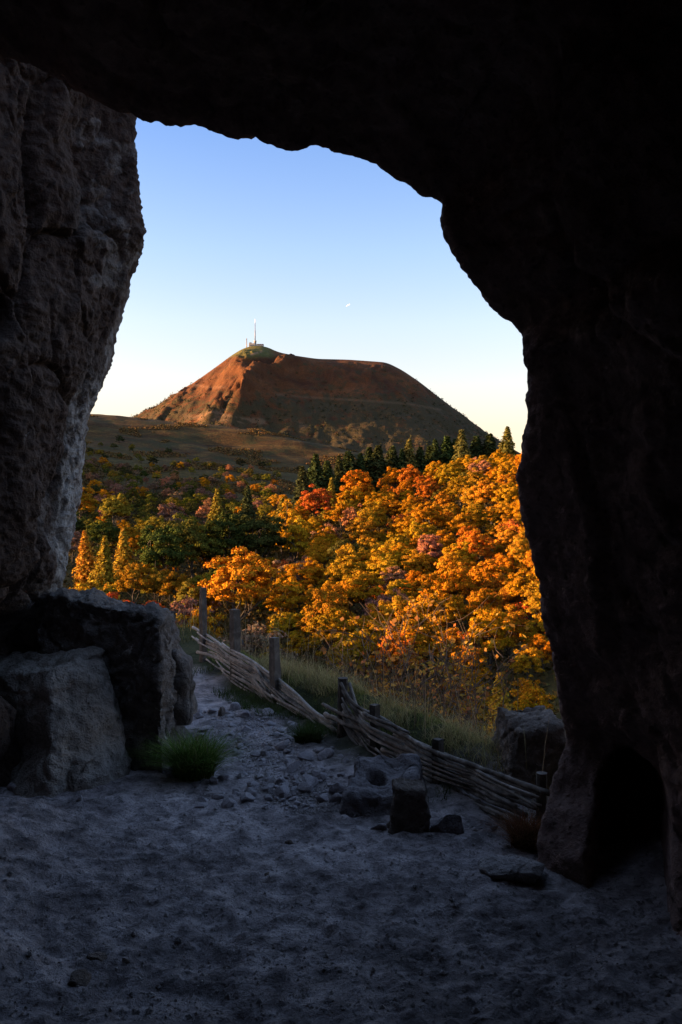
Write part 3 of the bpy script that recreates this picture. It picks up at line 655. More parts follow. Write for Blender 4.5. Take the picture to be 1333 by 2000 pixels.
for (x, y, s_) in spots:
    o = bpy.data.objects.new('rubble_stone', random.choice(vari)); COL.objects.link(o)
    o.location = (x, y, float(HN(x, y)) + s_ * 0.5); o.rotation_euler = (random.uniform(-.4, .4), random.uniform(-.4, .4), random.uniform(0, 6.28)); o.scale = (s_, s_, s_)
    px, py = proj((x, y, 0))
    if rub_zone(px, py):
        zone = ('on the path beside the grass tuft' if py < 1450 and px < 480 else 'high up by the turf edge' if py < 1450 else 'in the middle of the heap' if py < 1520 else 'near the holed block')
        tag(o, 'small angular stone of the rubble, ' + zone, 'stone', 'rubble stones ' + zone)
    else:
        tag(o, 'small loose stone lying singly on the trampled dirt floor', 'stone', 'loose stones on the floor')
# pebbles and clods: uncountable
k = 9000
ppx = rng.uniform(0, 1333, k); ppy = 1400 + 600 * rng.random(k) ** 1.3
dd = EYE * F / (ppy - 1000); gx = (ppx - W0 / 2) / F * dd
keep = (gx > -1.9) & (gx < 1.5) & ~((gx < -0.95) & (dd > 4.3)); sdq = (gx - FN[0]) * fnor[0] + (dd - FN[1]) * fnor[1]; keep &= sdq < -0.05
gx, dd = gx[keep], dd[keep]
gy2 = 1395 + 200 * rng.random(9000); gx2 = rng.uniform(380, 730, 9000); t2 = (gy2 - 1400) / 200; kk = (gx2 > 395 + 175 * t2 + 15 * rng.normal(size=9000)) & (gx2 < 525 + 195 * t2 + 15 * rng.normal(size=9000))
d2 = EYE * F / (gy2[kk] - 1000); nb2 = len(gx); gx = np.concatenate([gx, (gx2[kk] - W0 / 2) / F * d2]); dd = np.concatenate([dd, d2]); k = len(gx)
bmv = np.array([(1, 0, 0), (-1, 0, 0), (0, 1, 0), (0, -1, 0), (0, 0, 1), (0, 0, -1)], float); bf = np.array([(0, 2, 4), (2, 1, 4), (1, 3, 4), (3, 0, 4), (2, 0, 5), (1, 2, 5), (3, 1, 5), (0, 3, 5)])
sz = 0.0022 + 0.006 * rng.random(k) ** 2.2 * (1 + 1.5 * (rng.random(k) > 0.93)) * np.where(np.arange(k) >= nb2, 1.9, 1.0)
VV = bmv[None] * (sz[:, None, None] * rng.uniform(0.6, 1.4, (k, 6, 1))); th = rng.uniform(0, 6.28, k)
c_, s_ = np.cos(th)[:, None], np.sin(th)[:, None]
VV = np.stack([VV[..., 0] * c_ - VV[..., 1] * s_, VV[..., 0] * s_ + VV[..., 1] * c_, VV[..., 2]], -1)
VV[..., 2] *= 0.6
VV += np.stack([gx, dd, HN(gx, dd, True) + sz * 0.12], -1)[:, None, :]
gm = mesh_from('gravel', VV.reshape(-1, 3), (bf[None] + 6 * np.arange(k)[:, None, None]).reshape(-1, 3), False)
tag(obj('gravel', gm, M['pale_rock']), 'fine gravel and dirt clods scattered over the cave floor', 'gravel', kind='stuff')

# ------------------------------------------------------------------ wattle fence
def fence_depth(px):
    s = (px - W0 / 2) / F; t = (FN[0] - s * FN[1]) / ((FN[0] - FF[0]) + s * (FF[1] - FN[1])); return FN[1] + t * (FF[1] - FN[1])
posts_px = [396, 459, 535, 672, 733, 855, 1000]
def fpt(px, py, off=0.0):
    d = float(fence_depth(px)); p = P(px, py, d); p[:2] += fnor * off; return p
fence_a = empty('wattle_fence', (*((FN + FF) / 2 + fdir * 1.3), 0)); tag(fence_a, 'far section of woven stick fence with three tall grey posts along the path', 'fence')
fence_b = empty('wattle_fence', (*((FN + FF) / 2 - fdir * 0.9), 0)); tag(fence_b, 'near section of woven stick fence sagging down to the right cave wall', 'fence')
def post(px, pytop, parent, r, square=True, depth_below=0.25, lean=0.0, back=0.0):
    tp = fpt(px, pytop, back); b = tp.copy(); b[2] = float(HN(b[0], b[1])) - depth_below; b[0] -= lean
    n = 14; q = np.linspace(0, 1, n)[:, None]; path = b + (tp - b) * q
    rad = r * (1.05 - 0.1 * q[:, 0]) * (1 + 0.05 * np.sin(q[:, 0] * 9 + px))
    path = path - np.array(parent.location)
    m = tubes_mesh('post', [path], [rad], 4 if square else 10, smooth=False)
    n_ = len(m.vertices); co = np.empty(n_ * 3, np.float32); m.vertices.foreach_get('co', co); co = co.reshape(-1, 3)
    co[:, :2] += (0.006 * noise(co * np.array([40, 40, 6.0]) + px)[:, None]).astype(np.float32); m.vertices.foreach_set('co', co.ravel()); m.update()
    obj('post', m, M['post'], parent)
post(397, 1148, fence_a, 0.036, lean=0.0); post(459, 1190, fence_a, 0.048, lean=-0.01); post(536, 1245, fence_a, 0.044, lean=-0.02)
post(670, 1324, fence_b, 0.036, False); post(733, 1376, fence_b, 0.034, lean=-0.01); post(856, 1443, fence_b, 0.034); post(1036, 1514, fence_b, 0.026, False, back=0.07)
secA_top = np.array([(372, 1230), (415, 1250), (459, 1274), (500, 1302), (536, 1332), (575, 1362), (620, 1394), (668, 1424)], float)
secA_bot = np.array([(400, 1298), (440, 1318), (480, 1345), (520, 1378), (560, 1412), (610, 1444), (660, 1478), (690, 1500)], float)
secB_top = np.array([(674, 1330), (688, 1366), (706, 1388), (740, 1406), (800, 1440), (860, 1468), (920, 1492), (980, 1518), (1066, 1556)], float)
secB_bot = np.array([(678, 1420), (700, 1462), (730, 1498), (775, 1528), (830, 1556), (880, 1576), (930, 1592), (975, 1608), (1010, 1622)], float)
def stick(parent, top, bot, v, u0, u1, r, par, wob=4.0, ends=(0, 0)):
    n = max(10, int(34 * (u1 - u0))); u = np.linspace(u0, u1, n)
    idx = np.linspace(0, 1, len(top)); a = np.stack([np.interp(u, idx, top[:, k]) for k in (0, 1)], -1); b = np.stack([np.interp(u, idx, bot[:, k]) for k in (0, 1)], -1)
    q = a + (b - a) * v
    ker = np.ones(5) / 5
    q = np.stack([np.convolve(np.pad(q[:, k], 2, mode='reflect', reflect_type='odd'), ker, 'valid') for k in (0, 1)], -1)
    sd_ = random.uniform(0, 50)
    q[:, 1] += wob * np.array([float(noise(np.array([x_ * 4 + sd_, par * 3.1, v * 9]))) for x_ in u])
    q[:, 1] += np.interp(u, [u0, u0 + 0.05, u1 - 0.05, u1], [ends[0], 0, 0, ends[1]])
    ph = np.interp(q[:, 0], posts_px, np.arange(len(posts_px)))
    off = (0.028 * np.cos(math.pi * (ph + par))) * (0.8 + 0.4 * random.random())
    pts = np.array([fpt(x_, y_, o_) for (x_, y_), o_ in zip(q, off)])
    pts += 0.004 * np.stack([noise(pts * 9 + sd_), noise(pts * 9 + sd_ + 7), noise(pts * 9 + sd_ + 13)], -1)
    rad = r * np.linspace(1.1, 0.72, n)[::random.choice([1, -1])] * (1 + 0.16 * noise(pts * 22 + sd_) + 0.30 * np.maximum(noise(pts * 14 + sd_ + 30) - 0.35, 0))
    obj('stick', tubes_mesh('stick', [pts - np.array(parent.location)], [rad], 8), M['stick'], parent)
# far section
for i in range(18):
    v = i / 17.0; par = i % 2
    u0 = max(0, random.uniform(-0.05, 0.12) + (0.10 if v > 0.6 else 0)); u1 = min(1, random.uniform(0.8, 1.05))
    if i % 4 == 1: u1 = random.uniform(0.42, 0.6)
    if i % 4 == 3: u0 = random.uniform(0.3, 0.45)
    stick(fence_a, secA_top, secA_bot, v, u0, u1, random.choice([0.006, 0.007, 0.009, 0.010]) + (0.005 if i in (0, 4, 9) else 0), par, 7, (random.uniform(-8, 6), random.uniform(-6, 8)))
for v, u0, u1 in ((-0.08, 0.22, 0.99), (0.10, 0.34, 0.97), (0.22, 0.0, 0.4), (0.45, 0.1, 0.55), (0.62, 0.35, 0.7), (0.3, 0.55, 1.0)):
    stick(fence_a, secA_top, secA_bot, v, u0, u1, random.uniform(0.008, 0.014), random.randint(0, 1), 10)
# near section
for i in range(20):
    v = i / 19.0; par = i % 2
    u0 = max(0, random.uniform(-0.05, 0.05)); u1 = min(1, random.uniform(0.86, 1.06))
    if i in (0, 1, 3, 6, 8, 11): u1 = 1.0
    if i % 5 == 2: u1 = random.uniform(0.5, 0.75)
    if i % 5 == 4: u0 = random.uniform(0.3, 0.5)
    stick(fence_b, secB_top, secB_bot, v, u0, u1, random.choice([0.006, 0.007, 0.009, 0.010]) + (0.007 if i in (0, 5) else 0.002 if i % 4 == 1 else 0), par, 5, (random.uniform(-4, 4), random.uniform(-6, 6)))
for v, u0, u1 in ((0.12, 0.42, 0.98), (0.55, 0.62, 1.0), (0.72, 0.66, 1.0), (0.88, 0.7, 1.0), (0.35, 0.3, 0.95), (-0.05, 0.30, 0.5), (0.48, 0.0, 0.42), (0.8, 0.0, 0.35)):
    stick(fence_b, secB_top, secB_bot, v, u0, u1, random.uniform(0.008, 0.014), random.randint(0, 1), 9)
for (fo, tp_, bt_) in ((fence_a, secA_top, secA_bot), (fence_b, secB_top, secB_bot)):
    for i in range(14):
        u0 = random.uniform(0.02, 0.6); stick(fo, tp_, bt_, random.uniform(0.06, 1.0), u0, min(1, u0 + random.uniform(0.2, 0.5)), random.uniform(0.004, 0.007), random.randint(0, 1), 12, (random.uniform(-12, 8), random.uniform(-8, 12)))
ex_t = np.array([(636, 1374), (660, 1386), (700, 1408), (745, 1436), (790, 1462)], float)
for dv in (0, 18): stick(fence_b, ex_t + [dv * 0.3, dv], ex_t + [0, dv + 20], 0.0, 0.0, 1.0, 0.016, 0, 5)

# ------------------------------------------------------------------ grass
def blades(name, base, h, lean, w, seg=3, seed=1):
    r2 = np.random.default_rng(seed); n = len(base); th = r2.uniform(0, 6.28, n); dirv = np.stack([np.cos(th), np.sin(th), 0 * th], -1)
    side = np.stack([-np.sin(th + r2.normal(0, .5, n)), np.cos(th), 0 * th], -1)
    Vl = []
    for i in range(seg + 1):
        t = i / seg
        c = base + np.array([0, 0, 1.0]) * (h * (t - 0.25 * lean * t * t))[:, None] + dirv * (h * lean * t * t * 0.8)[:, None]
        ww = (w * (1 - t) ** 0.7)[:, None] * side if i < seg else 0 * side
        Vl += [c - ww, c + ww] if i < seg else [c]
    V = np.stack(Vl, 1); per = V.shape[1]
    f4 = [(2 * i, 2 * i + 1, 2 * i + 3, 2 * i + 2) for i in range(seg - 1)]
    F4 = (np.array(f4)[None] + per * np.arange(n)[:, None, None]).reshape(-1, 4); F3 = np.array([[2 * seg - 2, 2 * seg - 1, 2 * seg]])[None] + per * np.arange(n)[:, None, None]
    tri = np.concatenate([F4[:, [0, 1, 2]], F4[:, [0, 2, 3]], F3.reshape(-1, 3)])
    return mesh_from(name, V.reshape(-1, 3), tri)
def bank_pts(n, a, b, s0, s1):
    t = rng.uniform(a, b, n); s = rng.uniform(s0, s1, n)
    xy = FN[None] + t[:, None] * (FF - FN)[None] + s[:, None] * fnor[None]
    return np.stack([xy[:, 0], xy[:, 1], HN(xy[:, 0], xy[:, 1])], -1)
def grass_obj(name, b, h, lean, w, col, label, seed, kind='stuff'):
    o = obj(name, blades(name, b, h, lean, w, 3, seed), M['blade']); o.color = (*col, 1)
    return tag(o, label, 'grass', kind=kind)
b = bank_pts(19000, -0.02, 1.12, 0.06, 0.50); cl = fbm(b, 1.6, 2); b = b[cl > -0.55]
b[:, 2] -= 0.01; cl = fbm(b, 1.6, 2)
grass_obj('bank_grass', b, (0.065 + 0.05 * np.clip(cl, -0.5, 1)) * (1 - 0.4 * sstep(6.3, 8, b[:, 1])) * rng.uniform(0.5, 1.3, len(b)), rng.uniform(0.3, 1.3, len(b)), rng.uniform(0.0016, 0.003, len(b)), (0.20, 0.21, 0.06), 'green grass covering the bank behind the fence', 3)
b = bank_pts(7000, -0.03, 0.85, 0.16, 0.46); cl = fbm(b, 1.9, 2); b = b[cl > -0.15]
grass_obj('dry_grass', b, rng.uniform(0.06, 0.20, len(b)), rng.uniform(0.5, 1.6, len(b)), rng.uniform(0.001, 0.002, len(b)), (0.40, 0.33, 0.15), 'pale dry grass on the crest of the bank behind the fence', 4)
b = bank_pts(170, -0.02, 1.05, 0.15, 0.5)
grass_obj('grass_stalks', b, rng.uniform(0.22, 0.6, len(b)), rng.uniform(0.05, 0.7, len(b)), rng.uniform(0.0015, 0.0025, len(b)), (0.36, 0.27, 0.15), 'tall thin dry grass stalks rising from the bank', 5)
b = bank_pts(6000, 0.1, 0.95, -0.30, 0.08); cl = fbm(b, 2.2, 2) + 0.25 * np.sin(((b[:, 1] - 5.9) * 2)); b = b[cl > 0.05]
grass_obj('verge_grass', b, rng.uniform(0.03, 0.12, len(b)), rng.uniform(0.4, 1.4, len(b)), rng.uniform(0.0014, 0.0026, len(b)), (0.055, 0.08, 0.025), 'short dark grass at the foot of the fence on the path side', 6)
n = 5000; x_ = rng.uniform(-3.0, -0.9, n); y_ = rng.uniform(8.6, 10.4, n); b = np.stack([x_, y_, HN(x_, y_)], -1)
grass_obj('crest_grass', b, rng.uniform(0.03, 0.12, n), rng.uniform(0.3, 1.2, n), rng.uniform(0.002, 0.004, n), (0.13, 0.13, 0.05), 'yellowing grass on the crest where the path ends', 7)
n = 60; x_ = rng.uniform(-2.2, -1.3, n); y_ = rng.uniform(8.9, 9.8, n); b = np.stack([x_, y_, HN(x_, y_)], -1)
grass_obj('crest_stalks', b, rng.uniform(0.2, 0.42, n), rng.uniform(0.05, 0.5, n), rng.uniform(0.002, 0.003, n), (0.36, 0.28, 0.15), 'dry stalks at the far end of the path beside the first post', 8)
def tuft(px, py, wpx, hpx, n, col, label, seed, lean=(0.4, 1.6)):
    g = G(px, py); rad_ = wpx / F * g[1] / 2; hh = hpx / F * g[1]
    a = rng.uniform(0, 6.28, n); rr_ = rad_ * 0.72 * np.sqrt(rng.random(n)); b = np.stack([rr_ * np.cos(a), rr_ * np.sin(a) * 0.8, 0 * a - 0.01], -1)
    m = blades('grass_tuft', b, hh * rng.uniform(0.4, 1.05, n), rng.uniform(*lean, n), rng.uniform(0.0016, 0.003, n), 4, seed)
    o = obj('grass_tuft', m, M['blade'], None, (g[0], g[1] + rad_ * 0.75, float(HN(g[0], g[1] + rad_ * .75)))); o.color = (*col, 1); tag(o, label, 'grass tuft'); return o
green_tuft = tuft(372, 1528, 104, 118, 2600, (0.12, 0.19, 0.04), 'thick green grass tuft growing against the right side of the stone bench', 31)
straw = tuft(380, 1526, 100, 112, 260, (0.34, 0.29, 0.14), 'dead pale straw blades', 36)
straw.name = 'dry_blades'; straw.parent = green_tuft; straw.location = (0.01, 0, 0); del straw['category']
tuft(1040, 1680, 88, 90, 1500, (0.16, 0.07, 0.035), 'reddish-brown dry grass tuft at the foot of the right cave wall', 32)
tuft(600, 1460, 70, 60, 700, (0.05, 0.075, 0.022), 'dark green grass tuft under the middle of the fence', 33)

# ------------------------------------------------------------------ trees
def quad_cloud(c, nrm, size, r2, stretch=1.6):
    n = len(c); nrm = nrm / (np.linalg.norm(nrm, axis=1)[:, None] + 1e-9); a = np.cross(nrm, r2.normal(size=(n, 3))); a /= np.linalg.norm(a, axis=1)[:, None] + 1e-9; b = np.cross(nrm, a)
    a = a * size[:, None] * stretch * 0.5; b = b * size[:, None] * 0.5
    V = np.stack([c - a, c + b * 0.9, c + a, c - b * 0.9], 1)      # leaf-shaped diamonds
    return V.reshape(-1, 3), np.arange(4 * n).reshape(-1, 4)
def limb(p0, p1, r0, r1, r2, n=6, bend=0.12):
    t = np.linspace(0, 1, n)[:, None]; L_ = np.linalg.norm(p1 - p0); q = p0 + (p1 - p0) * t + np.sin(t * math.pi) * r2.normal(size=3) * bend * L_
    return q, r0 + (r1 - r0) * t[:, 0]
def deciduous(seed, H=11.0, rx=4.3, rz=4.8, npuff=46, nleaf=190, leaf=0.34, cz=0.60, pr=(0.8, 1.7)):
    r2 = np.random.default_rng(seed); C = np.array([0, 0, H * cz])
    cs, ns, rs = [], [], []
    k = 0
    paths, rads = [limb(np.array([0, 0, -0.6]), np.array([r2.normal() * .3, r2.normal() * .3, H * 0.72]), 0.26, 0.08, r2, 8, 0.03)][0], None
    tp, tr_ = paths; P_, R_ = [tp], [tr_]
    i = 0
    while k < npuff:
        dv = r2.normal(size=3); dv /= np.linalg.norm(dv)
        if dv[2] < -0.55: continue
        q = r2.uniform(0.45, 0.98); lop = 1 + 0.34 * noise(dv[None] * 1.9 + seed * 5)[0]
        c = C + dv * np.array([rx, rx, rz]) * q * lop; pr_ = r2.uniform(*pr) * (1.15 - 0.35 * q)
        n = int(nleaf * (pr_ / 1.2) ** 1.6); d = r2.normal(size=(n, 3)); d /= np.linalg.norm(d, axis=1)[:, None]
        d[:, 2] = np.where(d[:, 2] < -0.3, -d[:, 2] * 0.5, d[:, 2])
        rr_ = pr_ * r2.uniform(0.6, 1.12, n)[:, None]
        cs.append(c + d * rr_ * np.array([1, 1, 0.8])); ns.append(d * 0.9 + dv * 0.35 + r2.normal(size=(n, 3)) * 0.45)
        if k % 6 == 0:
            s_ = tp[2 + r2.integers(0, 5)]; lp, lr = limb(s_, c, 0.09, 0.03, r2); P_.append(lp); R_.append(lr)
        k += 1
    c = np.concatenate(cs); nn = np.concatenate(ns); V, Fq = quad_cloud(c, nn, leaf * r2.uniform(0.6, 1.35, len(c)), r2)
    return mesh_from('crown', V, Fq, False), tubes_mesh('trunk', P_, R_, 6)
def conifer(seed, H=10.0, w=2.3, dens=1.0):
    r2 = np.random.default_rng(seed); cs, ns, sz = [], [], []
    z = 0.6; lvl = 0
    while z < H - 0.15:
        f = 1 - z / H; ln = w * (f ** 0.85) * r2.uniform(0.85, 1.15) + 0.12; nb = int(8 + 5 * f)
        for j in range(nb):
            a = (j + r2.uniform(-.35, .35)) / nb * 6.283 + lvl * 1.3; l2 = ln * r2.uniform(0.7, 1.12); n = int((9 + 20 * f) * dens); t = r2.uniform(0.05, 1, n) ** 0.8
            rad_ = t * l2; zz = z + 0.18 * rad_ - 0.34 * l2 * t ** 2 + r2.normal(0, 0.07, n); sw = r2.normal(0, 0.11, n) * (0.4 + rad_ * 0.55)
            asym = 1 + 0.25 * math.cos(a + seed); rad_ = rad_ * asym
            cs.append(np.stack([rad_ * math.cos(a) - sw * math.sin(a), rad_ * math.sin(a) + sw * math.cos(a), zz], -1))
            ns.append(np.stack([np.full(n, 0.5 * math.cos(a)), np.full(n, 0.5 * math.sin(a)), np.full(n, 0.8)], -1) + r2.normal(size=(n, 3)) * 0.5); sz.append(np.full(n, 0.26) * r2.uniform(0.6, 1.3, n))
        z += 0.36; lvl += 1
    c = np.concatenate(cs); V, Fq = quad_cloud(c, np.concatenate(ns), np.concatenate(sz), r2, 2.0)
    t = np.linspace(0, 1, 9)
    return mesh_from('crown', V, Fq, False), tubes_mesh('trunk', [np.stack([0 * t, 0 * t, -0.5 + t * (H + 0.4)], -1)], [0.17 * (1 - t) + 0.015], 6)
def brush(seed, H=4.5, nst=13, nl=420):
    r2 = np.random.default_rng(seed); P_, R_, cs = [], [], []
    for i in range(nst):
        a = r2.uniform(0, 6.28); e = np.array([math.cos(a), math.sin(a), 0]) * r2.uniform(0.2, 1.5) + np.array([0, 0, H * r2.uniform(0.6, 1.05)])
        q, r_ = limb(np.array([math.cos(a) * .2, math.sin(a) * .2, -0.3]), e, 0.03, 0.008, r2, 7, 0.08); P_.append(q); R_.append(r_)
        for j in range(9):
            s_ = q[r2.integers(2, 7)]; e2 = s_ + np.array([r2.normal() * .45, r2.normal() * .45, r2.uniform(0.3, 1.0)]); q2, r3 = limb(s_, e2, 0.012, 0.005, r2, 4, 0.1); P_.append(q2); R_.append(r3)
            m_ = r2.integers(1, max(2, nl // (nst * 9) * 2)); cs.append(q2[r2.integers(1, 4, m_)] + r2.normal(size=(m_, 3)) * 0.12)
    c = np.concatenate(cs); V, Fq = quad_cloud(c, r2.normal(size=(len(c), 3)) + [0, 0, 0.4], 0.11 * r2.uniform(0.6, 1.4, len(c)), r2, 1.3)
    return mesh_from('leaves', V, Fq, False), tubes_mesh('stems', P_, R_, 4, False)

DEC = [deciduous(200 + i, 11, random.uniform(3.9, 4.7), random.uniform(4.4, 5.4), 84, 340, 0.21, 0.6, (0.62, 1.2)) for i in range(6)]
COLUMN = [deciduous(230 + i, 12, 2.1, 5.6, 56, 260, 0.20, 0.55, (0.5, 0.95)) for i in range(2)]
SHR = [deciduous(240 + i, 5.6, 3.0, 2.6, 48, 240, 0.18, 0.50, (0.45, 0.9)) for i in range(4)]
CON = [conifer(260 + i, 10, random.uniform(2.2, 2.9), 1.6) for i in range(4)]
BRU = [brush(280 + i) for i in range(3)]
for grp, lm, tm_ in ((DEC, 'leaf', 'bark'), (COLUMN, 'leaf', 'bark'), (SHR, 'leaf', 'bark'), (CON, 'needle', 'bark'), (BRU, 'leaf', 'twig')):
    for a, b in grp: a.materials.append(M[lm]); b.materials.append(M[tm_])
def tree(name, cat, variant, loc, sc, col, label, group=None, names=('crown', 'trunk')):
    o = empty(name, loc, random.uniform(0, 6.28), sc); tag(o, label, cat, group)
    c = bpy.data.objects.new(names[0], variant[0]); COL.objects.link(c); c.parent = o; c.color = (*col, 1)
    t = bpy.data.objects.new(names[1], variant[1]); COL.objects.link(t); t.parent = o
    return o
PAL = {  # leaf colours
    'golden orange': (0.40, 0.165, 0.010), 'amber yellow': (0.42, 0.205, 0.014), 'olive gold': (0.30, 0.16, 0.012), 'rust orange': (0.42, 0.125, 0.014), 'red orange': (0.40, 0.092, 0.020),
    'pinkish brown': (0.32, 0.14, 0.07), 'mauve brown': (0.20, 0.11, 0.07), 'dark green': (0.05, 0.06, 0.015), 'yellow green': (0.18, 0.145, 0.018), 'olive green': (0.11, 0.095, 0.018)}
def jitter(c, s=0.12): k = random.uniform(0.66, 0.96); return tuple(max(0.004, q * k * random.uniform(1 - s, 1 + s)) for q in c)
def onground(px, d):
    x = (px - W0 / 2) / F * d; return x, d, float(TZ(x, d)[0])
taken = []
def put(kind, name, cat, px, pytop, d, h0, col, label, hmin=0.55, hmax=1.6, width=1.0, group=None, names=('crown', 'trunk')):
    """tree whose top shows at (px, pytop); stands on the terrain at distance d"""
    x, y, z = onground(px, d); top = EYE + (1000 - pytop) / F * d; s = float(np.clip((top - z) / h0, hmin, hmax)); width = width * random.uniform(0.85, 1.25)
    taken.append((x, y, 3.0 * s)); 
    return tree(name, cat, random.choice(kind), (x, y, z - 0.1), (s * width, s * width, s), jitter(PAL[col] if isinstance(col, str) else col), label, group, names)
cgold = (0.46, 0.27, 0.03); cdark = (0.045, 0.062, 0.022); cyel = (0.28, 0.20, 0.03)
# conifers one can point at
for px, py, d, c, lb in [
    (165, 1030, 185, cgold, 'leftmost of three golden lit conifers beside the left cave wall'), (206, 1040, 180, cgold, 'middle one of three golden lit conifers near the left cave wall'), (240, 1027, 190, cgold, 'rightmost of three golden lit conifers near the left cave wall'),
    (552, 922, 235, cyel, 'tall yellow-green conifer left of the lit slope, above the columnar yellow tree'), (648, 902, 270, cyel, 'slim golden conifer standing before the dark spruces'),
    (536, 1192, 100, cgold, 'golden young conifer rising behind the third fence post'), (975, 1305, 75, cgold, 'golden young conifer low on the slope near the right cave wall'), (1063, 1372, 66, cgold, 'small golden conifer just above the big boulder'),
    (485, 912, 260, (0.07, 0.085, 0.03), 'dark conifer with a yellow tip in the shaded valley'), (425, 935, 250, cyel, 'small bright yellow conifer top among the shaded valley trees')]:
    put(CON, 'conifer', 'conifer', px, py, d, 10.3, c, lb, 0.4, 1.5, 0.9)
ridge = [(618, 880, 300), (662, 885, 310), (680, 876, 320), (722, 868, 326), (740, 864, 324), (768, 866, 330), (800, 850, 330), (822, 868, 332), (850, 852, 335), (874, 846, 335), (902, 834, 322), (932, 846, 338), (958, 842, 338), (992, 828, 318), (705, 880, 322), (785, 872, 328), (838, 866, 336), (890, 852, 336), (590, 905, 290), (640, 895, 305)]
for i, (px, py, d) in enumerate(sorted(ridge)):
    lit = px in (902, 992, 800, 648)  # sunlight on these few is painted in as a lighter needle colour
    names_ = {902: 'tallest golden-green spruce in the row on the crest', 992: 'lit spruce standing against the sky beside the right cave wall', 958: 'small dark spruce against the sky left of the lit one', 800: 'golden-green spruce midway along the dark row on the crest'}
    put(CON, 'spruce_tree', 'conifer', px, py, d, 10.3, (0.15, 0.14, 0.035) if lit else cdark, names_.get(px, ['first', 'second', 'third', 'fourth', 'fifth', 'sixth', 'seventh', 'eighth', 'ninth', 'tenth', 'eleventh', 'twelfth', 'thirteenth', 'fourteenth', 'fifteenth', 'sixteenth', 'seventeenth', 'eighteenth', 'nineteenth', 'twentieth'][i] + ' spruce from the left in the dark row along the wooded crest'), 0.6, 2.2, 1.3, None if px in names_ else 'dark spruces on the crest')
# deciduous trees one can point at
for px, py, d, c, kind, lb in [
    (566, 962, 215, 'amber yellow', COLUMN, 'tall narrow bright yellow tree at the left edge of the lit slope'), (580, 1000, 205, 'amber yellow', COLUMN, 'narrow yellow tree just right of the tallest yellow column'),
    (556, 1062, 185, 'red orange', SHR, 'round red-orange tree below the narrow yellow trees'), (585, 1055, 190, 'pinkish brown', SHR, 'pink-brown tree beside the round red-orange one'), (565, 1095, 170, 'mauve brown', DEC, 'bare mauve-brown tree below the round red-orange one'),
    (618, 948, 262, 'red orange', DEC, 'red tree at the upper left corner of the lit slope'), (700, 900, 270, 'golden orange', DEC, 'broad golden tree at the upper left crest of the lit slope'),
    (690, 985, 235, 'pinkish brown', DEC, 'salmon pink tree high on the lit slope'), (640, 1000, 225, 'pinkish brown', SHR, 'small salmon tree left of the lit slope centre'), (785, 975, 230, 'red orange', SHR, 'small red tree in the upper middle of the lit slope'),
    (1008, 1005, 200, 'red orange', SHR, 'red tree touching the right cave wall halfway up'), (775, 1145, 140, 'pinkish brown', SHR, 'small pink tree in the middle of the lit slope'), (745, 1150, 140, 'mauve brown', SHR, 'mauve tree left of the small pink one'),
    (925, 1215, 118, 'rust orange', SHR, 'rusty orange tree low on the slope, left of the pink-leaved one'), (990, 1205, 115, 'pinkish brown', DEC, 'pink-leaved tree low on the slope near the right cave wall'), (1035, 1160, 125, 'red orange', SHR, 'red-orange tree touching the right cave wall low down'),
    (970, 1150, 135, 'rust orange', DEC, 'orange tree above the pink-leaved one'), (470, 1075, 140, 'amber yellow', DEC, 'rounded yellow-orange tree above the second fence post'), (490, 1165, 98, 'mauve brown', SHR, 'small bare mauve shrub right of the second fence post'),
    (385, 1125, 120, 'golden orange', SHR, 'golden tree right above the tallest fence post'), (360, 1115, 125, 'mauve brown', SHR, 'mauve tree left of the tallest fence post'), (258, 1160, 105, 'red orange', DEC, 'red-orange tree just above the stone bench'),
    (205, 1175, 110, 'olive gold', DEC, 'olive tree beside the red-orange one above the bench'), (180, 1122, 130, 'amber yellow', SHR, 'small bright yellow tree beside the left cave wall'), (345, 985, 190, 'olive green', DEC, 'tall green tree in the middle of the shaded valley'),
    (380, 965, 195, 'olive green', DEC, 'tall green tree with lit tip in the middle of the shaded valley'), (320, 1010, 180, 'dark green', DEC, 'dark green tree right of the three golden conifers'), (440, 990, 200, 'dark green', DEC, 'dark green tree in the valley below the moor'),
    (505, 985, 205, 'dark green', DEC, 'dark green tree left of the tall yellow column'), (223, 962, 250, 'yellow green', DEC, 'yellow-green tree above the three golden conifers'), (150, 945, 255, 'olive gold', DEC, 'olive tree at the edge of the left cave wall'),
    (330, 945, 270, 'mauve brown', SHR, 'larger mauve shrub high in the valley'), (1060, 1255, 100, 'golden orange', DEC, 'golden tree against the lower right cave wall'), (1040, 1330, 84, 'golden orange', SHR, 'low golden tree above the boulder by the right wall')]:
    put(kind, 'broadleaf_tree', 'tree', px, py, d, {id(DEC): 11.4, id(COLUMN): 12.5, id(SHR): 5.9}[id(kind)], c, lb, 0.5, 1.5)
# brushwood just below the bank
for i, (px, py, d, lb) in enumerate([(800, 1215, 40, 'tall twiggy brush with sparse orange leaves behind the middle of the near fence'), (860, 1225, 42, 'tall twiggy brush right of the tallest one below the bank'), (745, 1265, 38, 'twiggy bush above the fence post with the curved top stick'), (905, 1275, 36, 'twiggy brown bush above the bank near the boulder'),
                                     (690, 1275, 42, 'brown brush above the grassy bank crest'), (840, 1290, 30, 'low twiggy bush right behind the bank grass'), (960, 1350, 32, 'sparse brown bush in front of the young golden conifer'), (640, 1262, 46, 'brown bush behind the grass right of the third post')]):
    put(BRU, 'brushwood_bush', 'bush', px, py, d, 4.6, (0.24, 0.12, 0.03), lb, 0.6, 2.4, 1.1, None, ('leaves', 'stems'))

